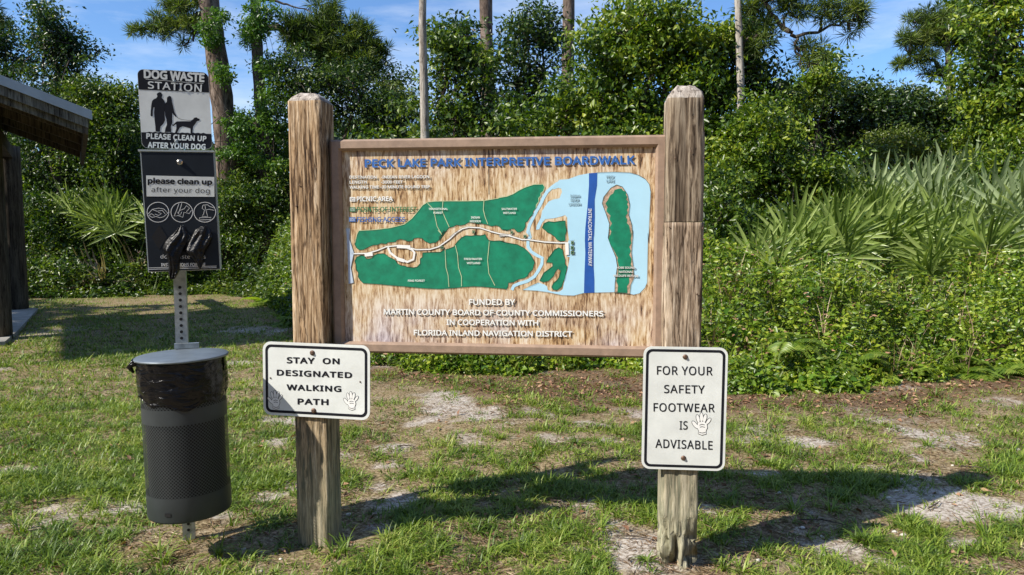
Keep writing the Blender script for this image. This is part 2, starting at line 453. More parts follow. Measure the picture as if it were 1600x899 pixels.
c = N(t, 'ShaderNodeTexCoord'); sx = N(t, 'ShaderNodeSeparateXYZ'); L(t, c, 'Generated', sx, 'Vector')
low = N(t, 'ShaderNodeMapRange', i_From_Min=.30, i_From_Max=.0, i_To_Min=0., i_To_Max=1.); L(t, sx, 'Z', low, 'Value')
top = N(t, 'ShaderNodeMapRange', i_From_Min=.80, i_From_Max=1., i_To_Min=0., i_To_Max=.7); L(t, sx, 'Z', top, 'Value')
mxm = N(t, 'ShaderNodeMath', operation='MAXIMUM'); L(t, low, 'Result', mxm, 0); L(t, top, 'Result', mxm, 1)
thr = ramp(t, [(.42, (0, 0, 0)), (.62, (1, 1, 1))]); L(t, bigb, 'Fac', thr, 'Fac')
mm = N(t, 'ShaderNodeMath', operation='MULTIPLY'); L(t, mxm, 'Value', mm, 0); L(t, thr, 'Color', mm, 1)
lil = ramp(t, [(.34, (.07,.06,.07)), (.5, (.42,.36,.40)), (.66, (.78,.72,.76))]); L(t, ma, 'Value', lil, 'Fac')
mc = N(t, 'ShaderNodeMixRGB'); L(t, mm, 'Value', mc, 'Fac'); L(t, r, 'Color', mc, 'Color1'); L(t, lil, 'Color', mc, 'Color2')
L(t, mc, 'Color', b, 'Base Color'); b.inputs['Roughness'].default_value = .45

# ------------------------------------------------------------------ ground
SAND = [(1340,632,85,11),(1385,652,85,12),(1560,630,60,10),(1180,672,40,10),(930,664,45,9),(870,688,40,9),(955,690,50,7),
        (760,645,40,6),(610,700,30,9),(565,765,60,12),(605,728,34,8),(110,852,80,13),(195,828,60,10),(330,800,50,12),(420,775,50,12),
        (435,690,26,9),(450,742,30,10),(30,735,40,8),(1005,872,60,14),(1380,880,110,15),(1540,800,60,14),(760,770,34,8),(1210,742,40,6),
        (1330,735,60,6),(1480,700,60,9),(900,860,60,12),(610,880,60,12),(1180,850,40,10),(1110,800,40,8),(1500,850,60,14),(705,850,50,10),(240,490,30,5),(60,520,50,12)]
_s = []
for (px, py, rx, ry) in SAND:
    c_ = gnd(px, py); e1 = gnd(px + rx, py); e2 = gnd(px, py - ry)
    _s.append((c_.x, c_.y, max(.05, abs(e1.x - c_.x)) * .85, max(.05, abs(e2.y - c_.y)) * .8))
EDGE = [(-900,470),(0,468),(100,466),(260,462),(340,462),(400,470),(440,500),(480,540),(560,566),(640,572),(800,588),(900,590),(1000,596),(1110,606),(1220,603),(1350,602),(1450,598),(1520,590),(1700,590),(2600,590)]
EX = np.array([e[0] for e in EDGE], float); EY = np.array([gnd(800, e[1]).y for e in EDGE])
def pxof(x, y): return 800 + FOC * x / np.maximum(y, .5)
def edge_d(x, y):
    px = pxof(x, y)
    wob = (fbm(p2(x, y, 1.1), 5) - .5) * 1.1
    return y - np.interp(px, EX, EY) + wob
def bare(x, y):
    w = (fbm(p2(x, y, 3.1), 11) - .5) + (fbm(p2(x, y, 14.), 12) - .5) * 1.1
    r = np.zeros_like(x)
    for cx, cy, rx, ry in _s:
        q = ((x - cx) / rx) ** 2 + ((y - cy) / ry) ** 2
        r = np.maximum(r, np.clip(1.1 - q + w * 2.4, 0, 1) * .8)
    px = pxof(x, y)
    lush = np.clip((520 - px) / 260, 0, 1) * np.clip((y - 3.0) / .8, 0, 1)
    pn = fbm(p2(x, y, 1.9), 23, 4)
    thr = .60 + .12 * lush
    return np.clip(np.maximum(r, np.clip((pn - thr) * 14, 0, 1)), 0, 1)
def hground(x, y):
    x, y = np.asarray(x, float), np.asarray(y, float)
    return (fbm(p2(x, y, 1.3), 3, 4) - .5) * .05 * np.clip((y - .5) / 3, .4, 1) + (vnoise(p2(x, y, 9.0), 8) - .5) * .012
def axis(a, fine0, fine1, step, far, g=1.35):
    v = list(np.arange(fine0, fine1 + 1e-6, step)); s = step
    while v[-1] < far: s *= g; v.append(v[-1] + s)
    s = step
    while v[0] > a: s *= g; v.insert(0, v[0] - s)
    return np.array(v)
gx = axis(-400, -4.2, 4.6, .04, 400); gy = axis(-60, 2.0, 7.2, .035, 800)
X, Y = np.meshgrid(gx, gy); xs, ys = X.ravel(), Y.ravel()
zs = hground(xs, ys)
nx, ny = len(gx), len(gy)
ii = (np.arange(ny - 1)[:, None] * nx + np.arange(nx - 1)[None, :]).ravel()
me = mesh_from('ground', np.stack([xs, ys, zs], 1), quads=np.stack([ii, ii + 1, ii + 1 + nx, ii + nx], 1), smooth=True)
dd = edge_d(xs, ys)
litter = np.clip(1 - np.abs(dd + .35) / .75, 0, 1) * (pxof(xs, ys) > 430) * .95
litter = np.maximum(litter, np.clip(dd * 1.5, 0, 1))
for nm, arr in (('bare', bare(xs, ys)), ('litter', litter)):
    at_ = me.attributes.new(nm, 'FLOAT', 'POINT'); at_.data.foreach_set('value', arr.astype(np.float32))
m, t, b = newmat('sandy_lawn_soil'); M['ground'] = m
n1 = noise_of(t, 60, 8, .7); n2 = noise_of(t, 7, 6, .65); n3 = noise_of(t, 220, 4, .7)
soil = ramp(t, [(.34, (.05,.036,.018)), (.46, (.17,.125,.065)), (.54, (.29,.22,.125)), (.66, (.44,.36,.22))]); L(t, n1, 'Fac', soil, 'Fac')
sand = ramp(t, [(.34, (.13,.095,.07)), (.44, (.30,.25,.20)), (.52, (.46,.41,.35)), (.66, (.62,.57,.50))]); L(t, n1, 'Fac', sand, 'Fac')
lit = ramp(t, [(.3, (.035,.022,.015)), (.5, (.12,.07,.042)), (.72, (.27,.17,.11))]); L(t, n3, 'Fac', lit, 'Fac')
ab = N(t, 'ShaderNodeAttribute', attribute_name='bare'); al = N(t, 'ShaderNodeAttribute', attribute_name='litter')
sm = N(t, 'ShaderNodeMath', operation='MULTIPLY_ADD'); sm.inputs[1].default_value = 1.6
s5 = N(t, 'ShaderNodeMath', operation='SUBTRACT'); s5.inputs[1].default_value = .5; s5.use_clamp = False
L(t, n2, 'Fac', s5, 0); L(t, s5, 'Value', sm, 0); L(t, ab, 'Fac', sm, 2); sm.use_clamp = True
m1 = N(t, 'ShaderNodeMixRGB'); L(t, sm, 'Value', m1, 'Fac'); L(t, soil, 'Color', m1, 'Color1'); L(t, sand, 'Color', m1, 'Color2')
m2 = N(t, 'ShaderNodeMixRGB'); L(t, al, 'Fac', m2, 'Fac'); L(t, m1, 'Color', m2, 'Color1'); L(t, lit, 'Color', m2, 'Color2')
gr_ = noise_of(t, 420, 3, .7); gr2 = ramp(t, [(.3, (.55, .53, .50)), (.5, (1, 1, 1)), (.7, (1.3, 1.28, 1.25))]); L(t, gr_, 'Fac', gr2, 'Fac')
m3 = N(t, 'ShaderNodeMixRGB', blend_type='MULTIPLY'); m3.inputs['Fac'].default_value = .85; L(t, m2, 'Color', m3, 'Color1'); L(t, gr2, 'Color', m3, 'Color2'); m2 = m3
L(t, m2, 'Color', b, 'Base Color'); b.inputs['Roughness'].default_value = .95; b.inputs['Specular IOR Level'].default_value = .1
bump(t, b, n3, strength=.6, dist=.006)
g_ = link('ground', me, m); tag(g_, 'sandy ground with patchy lawn', kind='structure')

# ------------------------------------------------------------------ leaf and blade builders
def unit(a): return a / np.maximum(np.linalg.norm(a, axis=1, keepdims=True), 1e-9)
def leaves(pos, dirs, nor, ln, wd, fold=.18):
    """diamond leaves folded along the midrib: 4 vertices, 2 triangles each"""
    n = len(pos); d = unit(dirs); s = unit(np.cross(d, nor)); u = np.cross(s, d)
    ln = np.broadcast_to(np.asarray(ln, float).reshape(-1, 1), (n, 1)); wd = np.broadcast_to(np.asarray(wd, float).reshape(-1, 1), (n, 1))
    mid = pos + d * ln * .42 + u * wd * fold
    v = np.stack([pos, mid + s * wd * .5, pos + d * ln - u * ln * .12, mid - s * wd * .5], 1).reshape(-1, 3)
    b_ = np.arange(n)[:, None] * 4
    tr = np.concatenate([b_ + [[0, 1, 2]], b_ + [[0, 2, 3]]], 1).reshape(-1, 3)
    return v, tr
def rdir(n): return unit(RNG.normal(size=(n, 3)))
def blades(pos, ang, ln, wd, lean, segs=3):
    """curved tapering grass blades"""
    n = len(pos); h = np.stack([np.cos(ang), np.sin(ang), np.zeros(n)], 1); s = np.stack([-np.sin(ang), np.cos(ang), np.zeros(n)], 1)
    V = []
    for k in range(segs + 1):
        f = k / segs; th = lean * (.35 + .9 * f)
        out = np.sin(th)[:, None] * h * (ln * f)[:, None]; up = (np.cos(th) * ln * f)[:, None] * np.array([[0, 0, 1.]])
        c_ = pos + out + up; w_ = (wd * (1 - f ** 1.6) * .5)[:, None]
        if k < segs: V += [c_ + s * w_, c_ - s * w_]
        else: V += [c_]
    v = np.stack(V, 1).reshape(-1, 3); m_ = 2 * segs + 1; b_ = np.arange(n)[:, None] * m_
    tr = []
    for k in range(segs - 1):
        tr += [b_ + [[2*k, 2*k+1, 2*k+3]], b_ + [[2*k, 2*k+3, 2*k+2]]]
    tr += [b_ + [[2*segs-2, 2*segs-1, 2*segs]]]
    return v, np.concatenate(tr, 1).reshape(-1, 3)
def join(parts):
    vs_, ts, b_ = [], [], 0
    for v, t_ in parts:
        vs_.append(v); ts.append(t_ + b_); b_ += len(v)
    return np.concatenate(vs_), np.concatenate(ts)

# ------------------------------------------------------------------ posts
def post(name, cx, cy, yaw, W, H, capz, mat, capmat, label, seed, rot=0.0, split=None, topmat=None, z0=-.06):
    root = thing(name, (cx, cy, 0), yaw, label, 'post')
    ns = 13; per = []
    for side in range(4):
        for k in range(ns):
            a = -1 + 2 * k / ns
            per.append(((a, -1), (1, a), (-a, 1), (-1, -a))[side])
    per = np.array(per, float); r_ = np.maximum(np.abs(per[:, 0]), np.abs(per[:, 1]))
    cut = np.clip(np.abs(per[:, 0]) + np.abs(per[:, 1]) - 1.86, 0, 1); per = per * (1 - cut[:, None] * .35)
    npr = len(per); s_ = np.arange(npr) / npr * 4
    def section(z_lo, z_hi, nm, mt, capped, wscale=1.0):
        zz = np.arange(z_lo, z_hi + 1e-6, .012); zz[-1] = z_hi
        V = []
        for i, z in enumerate(zz):
            P3 = np.stack([s_ * 9, np.full(npr, z * 1.6), np.full(npr, seed * 7.)], 1)
            g1 = fbm(P3, seed, 3); crack = np.clip((np.abs(fbm(P3 * [1.1, .9, 1], seed + 9, 2) - .5) * -16 + 1), 0, 1)
            d = -(g1 * .004 + crack * .007)
            if rot and z < .20:
                tt = min(1, 1.25 * (1 - z / .20))
                q = fbm(np.stack([s_ * 14, np.full(npr, z * 12.), np.full(npr, 3.)], 1), seed + 3, 3)
                d = d - tt ** .7 * rot * np.clip(q - .34, 0, 1) * 2.2
            half = W / 2 * wscale + d
            V.append(np.stack([per[:, 0] * half, per[:, 1] * half, np.full(npr, z)], 1))
        if capped:
            for f, dz in ((.80, .45), (.52, .85), (.46, .95), (.0, 1.0)):
                V.append(np.stack([per[:, 0] * W / 2 * f, per[:, 1] * W / 2 * f, z_hi + (capz * dz) + (vnoise(np.stack([s_ * 7, s_ * 0 + f * 9, s_ * 0], 1), seed) - .5) * .006 * (f > 0)], 1))
        rows = len(V); V = np.concatenate(V)
        b_ = (np.arange(rows - 1)[:, None] * npr + np.arange(npr)[None]).ravel()
        nb = (np.arange(rows - 1)[:, None] * npr + (np.arange(npr)[None] + 1) % npr).ravel()
        Q = np.stack([b_, nb, nb + npr, b_ + npr], 1)
        if not capped:
            V = np.concatenate([V, [[0, 0, z_hi]]]); last = (rows - 1) * npr
            T = np.stack([last + np.arange(npr), last + (np.arange(npr) + 1) % npr, np.full(npr, len(V) - 1)], 1)
        else: T = None
        me = mesh_from(nm, V, tris=T, quads=Q)
        me.materials.append(mt)
        if capped:
            me.materials.append(capmat)
            k = len(me.polygons); mi = np.zeros(k, np.int32); mi[-4 * npr:] = 1; me.polygons.foreach_set('material_index', mi)
        o = bpy.data.objects.new(nm, me); COL.objects.link(o); o.parent = root
        return o
    if split is None:
        section(z0, H, 'shaft', mat, True)
    else:
        section(z0, split - .0012, 'lower_shaft', mat, False); section(split + .0012, H, 'upper_shaft', topmat, True, .965)
    return root
PW = .14
L_YAW, R_YAW, B_YAW = rad(-8), rad(-4.5), rad(-6.3)
YL, YR = 2.75, 2.555
def frame_of(yaw): return Vector((math.cos(yaw), math.sin(yaw), 0)), Vector((-math.sin(yaw), math.cos(yaw), 0))
Lf = at(477, 300, YL); LR, LB = frame_of(L_YAW)
lcen = Lf + LB * PW / 2
Rf = at(1068, 500, YR); RR, RB = frame_of(R_YAW)
rcen = Rf + RB * PW / 2
Hl = at(480, 157, YL).z; Hr = at(1070, 152, YR).z
left_post = post('sign_post', lcen.x, lcen.y, L_YAW, PW, Hl, .035, M['post_tan'], M['cap_wood'],
     'tan streaked square wooden post left of the map board, behind the walking path sign', 3)
right_post = post('sign_post', rcen.x, rcen.y, R_YAW, PW, Hr, .05, M['post_grey'], M['cap_wood'],
     'greyer two-piece wooden post right of the map board, rotting at its foot', 5, rot=.075, split=at(1070, 347, YR).z, topmat=M['post_grey_top'])
# nail heads and old holes in the posts
for root, yaw, Ff, pts in ((left_post, L_YAW, Lf, [(468,290,3),(463,322,3.5),(519,200,3)]),
                     (right_post, R_YAW, Rf, [(1055,247,2.5),(1079,237,2.5),(1100,247,2.5),(1102,291,3),(1046,355,2.5),(1098,357,2.5),(1057,457,2),(1089,460,3)])):
    pl = Plane(Ff - Vector((0, 0, Ff.z)), yaw)
    for px, py, r_ in pts:
        u, v = pl.uv(px, py)
        if abs(u) < PW / 2 - .008:
            vv, ff = disc(pl, u, v, r_ * .0012, .0015, 8, .001)
            link('nail_hole', mesh_from('nail_hole', vv, polys=ff), M['bolt'], root)

# ------------------------------------------------------------------ map board
def A(x, y): return (520 + x / 4.993, 200 + y / 4.993)
def B(x, y): return (780 + x / 4.993, 200 + y / 4.993)
def C(x, y): return (520 + x / 4.282, 360 + y / 4.282)
def D(x, y): return (780 + x / 4.282, 360 + y / 4.282)
bl0 = at(520, 400, 2.80)
bp = Plane((bl0.x, bl0.y, 0), B_YAW)
uL = 0.0; uR = bp.uv(1040, 400)[0]
vT = (bp.uv(530, 219)[1] + bp.uv(1036, 211)[1]) / 2
vB = (bp.uv(577, 552)[1] + bp.uv(1005, 558)[1]) / 2
board = thing('map_board', (bl0.x, bl0.y, 0), B_YAW, 'large framed trail map board of the boardwalk held between two wooden posts', 'map board')
FW = .043
prof = [(0, -.034), (0, .010), (.008, .018), (.034, .018), (FW, .006), (FW, -.034)]
cor = [(uL, vB, 1, 1), (uR, vB, -1, 1), (uR, vT, -1, -1), (uL, vT, 1, -1)]
for k in range(4):
    m_ = MB(); vv = []
    for (cu, cv, du, dv) in (cor[k], cor[(k + 1) % 4]):
        for (d, w) in prof: vv.append(bp.P(cu + du * d, cv + dv * d, w - .004))
    n = len(prof)
    fs = [(i, i + n, (i + 1) % n + n, (i + 1) % n)[::-1] for i in range(n)] + [tuple(range(n)), tuple(range(2 * n - 1, n - 1, -1))]
    m_.add(vv, fs).build('frame_rail', M['frame'], board)
pu0, pu1, pv0, pv1 = uL + FW - .006, uR - FW + .006, vB + FW - .006, vT - FW + .006
m_ = MB(); vv = [bp.P(a, b_, w) for w in (-.006, -.026) for a, b_ in ((pu0, pv0), (pu1, pv0), (pu1, pv1), (pu0, pv1))]
m_.add(vv, [(0,1,2,3),(7,6,5,4),(0,4,5,1),(1,5,6,2),(2,6,7,3),(3,7,4,0)]).build('panel', M['panel'], board)
face = bp.shift(-.006)
def clampuv(q):
    return (min(max(q[0], pu0 + .008), pu1 - .008), min(max(q[1], pv0 + .008), pv1 - .008))
def U_(pts): return [clampuv(face.uv(*q)) for q in pts]
up_green = [A(175,897),A(190,830),A(205,802),A(330,795),A(450,780),A(560,752),A(620,705),A(665,650),A(700,605),A(740,580),A(800,573),A(900,571),A(1040,571),A(1180,568),A(1290,550),
  B(0,545),B(60,535),B(110,515),B(150,490),B(200,465),B(270,442),B(340,440),B(355,462),B(345,495),B(325,510),B(325,530),B(308,548),B(310,575),B(290,600),B(288,625),B(265,650),B(262,675),B(238,700),B(225,725),B(205,740),B(205,770),
  B(190,800),B(160,815),B(140,812),B(115,785),B(90,790),B(60,803),B(30,792),A(1398,800),A(1360,795),A(1320,795),A(1300,770),A(1275,762),A(1240,768),A(1200,755),A(1160,747),A(1130,748),A(1095,740),A(1060,738),A(1030,755),A(995,762),A(965,758),A(940,772),A(905,780),A(890,800),A(860,818),A(850,838),
  A(830,850),A(832,880),C(745,0),C(720,40),C(710,65),C(690,82),C(650,88),C(615,72),C(600,55),C(570,50),C(545,55),C(530,72),C(505,75),C(480,65),C(455,60),C(430,66),C(420,78),C(370,82),C(355,92),C(325,88),C(300,98),C(270,100),C(240,112),C(205,130),C(180,132),C(160,118),C(148,95),C(152,60)]
low_green = [C(162,178),C(190,168),C(215,172),C(222,190),C(245,190),C(265,185),C(278,168),C(300,158),C(340,155),C(360,165),C(375,178),C(400,190),C(420,200),C(430,220),C(455,235),C(480,238),C(500,246),C(540,250),C(565,245),C(585,222),C(585,190),C(600,180),C(602,150),C(640,148),C(720,146),C(745,132),C(780,122),C(810,110),C(835,75),C(860,50),C(890,35),C(925,38),C(960,33),C(990,35),C(1020,27),C(1030,50),C(1045,68),C(1075,72),C(1110,70),C(1150,72),
  D(10,75),D(45,82),D(90,90),D(120,95),D(140,105),D(165,118),D(190,140),D(210,165),D(222,185),D(237,215),D(230,240),D(225,262),D(200,285),D(190,305),D(170,320),D(130,328),D(95,348),D(62,352),D(58,380),D(48,396),
  C(1150,392),C(1060,384),C(1000,378),C(940,376),C(880,380),C(800,388),C(720,393),C(640,390),C(560,384),C(480,376),C(400,370),C(300,360),C(205,355),C(185,335),C(170,312),C(172,285),C(158,262),C(155,230),C(148,205)]
water = [B(452,425),B(470,405),B(540,400),B(620,370),B(700,355),B(760,350),B(900,345),B(1020,350),B(1090,370),B(1140,400),B(1170,440),B(1182,500),B(1176,620),B(1170,760),B(1165,897),D(995,20),D(995,100),D(993,200),D(990,350),D(975,385),D(940,422),D(900,432),D(870,425),D(770,415),D(640,418),
  D(560,422),D(500,438),D(420,435),D(330,416),D(250,405),D(155,400),D(205,375),D(262,350),D(300,362),D(320,375),D(325,400),D(350,410),D(400,412),D(425,395),D(440,320),D(462,240),D(472,180),D(455,178),D(462,70),D(505,65),D(505,60),B(590,885),B(590,878),B(545,880),B(535,800),B(530,700),B(515,680),B(490,690),B(430,705),B(360,712),B(335,740),B(312,792),B(288,795),B(292,765),B(325,700),B(335,650),B(360,610),B(385,575),B(425,558),B(470,550),B(490,500),B(485,475),B(462,468),B(425,480),B(400,470),B(430,450)]
river = [B(455,432),B(410,465),B(372,500),B(345,545),B(320,600),B(290,650),B(262,705),B(235,760),B(222,815),B(238,850),D(200,5),D(207,45),D(192,75),D(193,110),D(215,145),D(255,170),D(288,185),D(285,225),D(262,270),D(235,310),D(190,340),D(130,358),D(98,372),D(85,400)]
green_s1 = [B(335,780),B(350,745),B(385,730),B(430,735),B(470,728),B(515,725),B(517,760),B(525,800),B(515,840),B(515,880),B(480,885),B(450,872),B(435,850),B(400,825),B(375,815),B(362,800)]
green_s2 = [D(400,115),D(425,132),D(430,165),D(442,200),D(440,225),D(455,245),D(445,285),D(440,320),D(428,345),D(420,375),D(392,400),D(362,398),D(350,380),D(362,355),D(385,335),D(400,315),D(412,270),D(392,258),D(375,280),D(365,305),D(330,340),D(295,347),D(270,338),D(285,310),D(298,285),D(335,258),D(358,240),D(355,218),D(315,215),D(330,182),D(345,165),D(370,130)]
band = [B(700,355),B(765,350),B(763,450),B(745,560),B(746,700),B(740,860),D(632,5),D(632,120),D(632,250),D(637,330),D(637,417),D(567,420),D(570,300),D(576,150),D(575,0),B(668,880),B(672,780),B(690,600),B(700,450)]
isl_o = [B(915,445),B(960,460),B(1000,520),B(1018,600),B(1010,680),B(1035,760),B(1042,850),D(893,0),D(893,50),D(885,150),D(898,250),D(902,320),D(880,365),D(875,427),D(772,417),D(775,350),D(790,240),D(780,180),D(742,90),D(728,50),D(738,0),B(850,860),B(860,750),B(830,660),B(803,590),B(815,540),B(870,470)]
isl_i = [B(930,475),B(955,475),B(965,490),B(990,500),B(988,520),B(998,540),B(990,560),B(1005,575),B(998,595),B(1008,620),B(995,640),B(1003,665),B(985,690),B(1000,715),B(995,740),B(1015,765),B(1020,800),B(1025,860),D(878,0),D(885,30),D(878,60),D(885,85),D(870,110),D(880,140),D(870,165),D(885,190),D(880,230),D(890,260),D(885,300),D(868,320),D(870,350),D(855,375),D(858,420),D(790,415),D(795,370),D(783,340),D(795,300),D(800,240),D(790,200),D(795,185),D(780,160),D(765,130),D(745,95),D(732,60),D(740,30),B(872,897),B(862,850),B(875,810),B(860,780),B(880,745),B(860,715),B(868,685),B(835,650),B(845,620),B(828,590),B(850,560),B(862,530),B(890,510),B(900,485)]
mm_px = .0024
W0 = .0006
def outline(pts): return U_(pts + pts[:1])
flat_poly('map_water', face, U_(water), W0, M['water_print'], board)
ribbons('map_river', face, [U_(river)], .012, W0 * 1.5, M['water_print'], board)
flat_poly('map_channel', face, U_(band), W0 * 2, M['deep_blue_print'], board)
flat_poly('map_island_shore', face, U_(isl_o), W0 * 2, M['land_edge'], board)
for p_ in (up_green, low_green, green_s1, green_s2): flat_poly('map_land', face, U_(p_), W0 * 2, M['green_print'], board)
flat_poly('map_land', face, U_(isl_i), W0 * 3, M['green_print'], board)
ribbons('map_outline', face, [outline(up_green[-65:] + up_green[:2]) if False else U_(up_green[30:]), U_(low_green[:58] + low_green[58:] + low_green[:1]), outline(green_s1), outline(green_s2), outline(isl_o)], .0016, W0 * 4, M['dark_green_print'], board)
ribbons('map_outline', face, [U_(up_green[:30])], .0022, W0 * 4, M['cream_print'], board)
ribbons('map_outline', face, [U_(water[5:33])], .0012, W0 * 4, M['shadow_print'], board)
road = [C(128,157),C(230,155),C(300,135),C(360,110),C(440,102),C(500,112),C(560,130),C(650,128),C(710,110),C(780,60),C(840,5),A(915,855),A(960,820),A(1010,788),A(1060,775),A(1150,780),A(1240,810),A(1310,828),A(1398,835),B(0,845),B(70,840),B(180,872),D(190,62),D(300,78),D(400,84),D(452,84)]
ribbons('map_road', face, [U_(road)], .0062, W0 * 4.5, M['shadow_print'], board)
ribbons('map_road', face, [U_(road)], .0046, W0 * 5, M['white_print'], board)
ribbons('map_road', face, [U_([D(452,80),D(455,165)])], .013, W0 * 5.6, M['white_print'], board)
loop_ = [C(370,115),C(385,150),C(430,185),C(500,212),C(540,195),C(548,150),C(530,128),C(480,110),C(430,112)]
ribbons('map_parking', face, [U_(loop_)], .0085, W0 * 6, M['white_print'], board)
for t_ in ([C(215,165),C(268,160)], [C(430,108),C(520,112)], [C(430,190),C(480,205)]): ribbons('map_parking', face, [U_(t_)], .013, W0 * 6.4, M['white_print'], board)
flat_poly('map_highway', face, U_([A(105,785),A(133,785),C(112,60),C(142,150),C(122,250),C(140,350),C(108,360),C(104,200),C(95,30)]), W0 * 5, M['pale_blue_print'], board)
trails = [[A(740,588),A(790,640),A(800,700),A(815,770),A(850,830)],[A(860,572),A(855,650),A(880,710),A(910,775)],[A(1180,568),A(1175,640),A(1190,700),A(1210,750)],[C(752,130),C(758,250),C(772,300),C(778,380)],[C(820,100),C(835,160),C(842,250),C(862,310),C(862,375)],[C(1048,75),C(1036,200),C(1045,290),C(1085,370)],[C(705,0),C(730,28)]]
for t_ in trails: ribbons('map_trail', face, [U_(t_)], .0024, W0 * 4.6, M['cream_print'], board)
flat_poly('panel_seam', face, U_([A(1213,165),A(1218,165),A(1221,520),A(1216,520)]), W0, M['shadow_print'], board)
def bt(s, q, mat='white_print', bold=.024, sh=True, space=1.0):
    if sh: text(face, s, q, W0 * 7, M['shadow_print' if mat == 'white_print' else 'cream_print'], board, bold + .008, space, .0008, -.0009)
    return text(face, s, q, W0 * 9, M[mat], board, bold, space)
q = (A(252,246), B(1058,216), B(1060,286), A(252,312))
text(face, 'PECK LAKE PARK INTERPRETIVE BOARDWALK', q, W0 * 6, M['pale_blue_print'], board, .055, 1.03, .0006, -.0012)
text(face, 'PECK LAKE PARK INTERPRETIVE BOARDWALK', q, W0 * 8, M['blue_print'], board, .032, 1.03)
bt('DESTINATION', (A(135,374),A(345,374),A(345,397),A(135,397))); bt('-INDIAN RIVER LAGOON', (A(380,373),A(755,370),A(755,394),A(380,397)))
bt('LENGTH', (A(135,413),A(268,412),A(268,436),A(135,437))); bt('-3000 FEET', (A(380,412),A(550,412),A(550,435),A(380,436)))
bt('WALKING TIME', (A(135,452),A(365,450),A(365,474),A(135,476))); bt('-30 MINUTE ROUND TRIP', (A(375,450),A(760,449),A(760,472),A(375,474)))
bt('PICNIC AREA', (A(190,536),A(472,534),A(472,572),A(190,575)), bold=.034)
bt('POINTS OF INTEREST', (A(193,617),A(660,616),A(658,654),A(193,656)), 'green_letter', .024, False)
bt('FISHING ACCESS', (A(193,696),A(568,695),A(568,733),A(193,735)), 'blue_print', .024, False)
for (x0, y0, x1, y1, mt) in ((135,540,178,575,'white_print'),(135,620,180,655,'green_letter'),(130,698,180,733,'blue_print')):
    flat_poly('legend_symbol', face, U_([A(x0,y0),A(x0,y1),A(x1,y1),A(x1,y0)]), W0 * 6, M[mt], board)
    ribbons('legend_symbol', face, [U_([A(x0+8,y0+8),A(x1-8,y0+8),A(x1-8,y1-8),A(x0+8,y1-8),A(x0+8,y0+8)]), U_([A(x0+12,y1-14),A((x0+x1)/2,y0+12),A(x1-12,y1-14)])], .0012, W0 * 7, M['shadow_print' if mt == 'white_print' else 'white_print'], board)
for s_, q in (('TRANSITIONAL', (A(750,625),A(900,625),A(900,641),A(750,641))), ('FOREST', (A(788,655),A(860,655),A(860,671),A(788,671))),
    ('INDIAN', (A(1080,691),A(1148,691),A(1148,708),A(1080,708))), ('MIDDEN', (A(1072,720),A(1155,720),A(1155,737),A(1072,737))),
    ('SALTWATER', (B(20,625),B(140,625),B(140,641),B(20,641))), ('WETLAND', (B(32,656),B(130,656),B(130,672),B(32,672))),
    ('FRESHWATER', (C(880,185),C(1000,185),C(1000,199),C(880,199))), ('WETLAND', (C(898,212),C(988,212),C(988,226),C(898,226))),
    ('PINE FOREST', (C(505,330),C(618,330),C(618,344),C(505,344))),
    ('HOBE SOUND', (D(785,243),D(908,243),D(908,257),D(785,257))), ('NATIONAL', (D(802,270),D(895,270),D(895,285),D(802,285))), ('WILDLIFE REFUGE', (D(762,296),D(930,298),D(930,312),D(762,310)))):
    bt(s_, q, sh='HOBE' in s_ or 'NATI' in s_ or 'WILD' in s_)
for s_, q in (('INDIAN', (B(553,520),B(630,520),B(630,542),B(553,542))), ('RIVER', (B(556,550),B(622,550),B(622,572),B(556,572))), ('LAGOON', (B(542,583),B(636,583),B(636,605),B(542,605))),
    ('PECK', (B(836,371),B(898,371),B(898,393),B(836,393))), ('LAKE', (B(836,402),B(898,402),B(898,424),B(836,424)))):
    text(face, s_, q, W0 * 5, M['shadow_print'], board, .035); text(face, s_, q, W0 * 6.5, M['water_print'], board, .0)
text(face, 'INTRACOASTAL WATERWAY', (B(722,630), D(622,240), D(596,240), B(694,630)), W0 * 6, M['white_print'], board, .01)
for q in ((A(1090,800),A(1112,825)),(B(88,805),B(110,828)),(B(190,835),B(213,860)),(C(722,105),C(744,128)),(C(933,2),C(953,22)),(D(480,72),D(500,95)),(D(478,105),D(500,130)),(D(478,137),D(503,162))):
    (xa, ya), (xb, yb) = q
    flat_poly('map_marker', face, U_([(xa,ya),(xa,yb),(xb,yb),(xb,ya)]), W0 * 6, M['dark_green_print'], board)
    ribbons('map_marker', face, [U_([(xa+.8,ya+.8),(xb-.8,ya+.8),(xb-.8,yb-.8),(xa+.8,yb-.8),(xa+.8,ya+.8)])], .001, W0 * 7.5, M['cream_print'], board)
bt('FUNDED BY', (C(912,460),D(108,460),D(108,500),C(912,500)), bold=.034)
bt('MARTIN COUNTY BOARD OF COUNTY COMMISSIONERS', (C(343,524),D(698,538),D(698,576),C(343,564)), bold=.034)
bt('IN COOPERATION WITH', (C(762,594),D(262,600),D(262,638),C(762,634)), bold=.034)
bt('FLORIDA INLAND NAVIGATION DISTRICT', (C(543,664),D(490,674),D(490,712),C(543,703)), bold=.034)

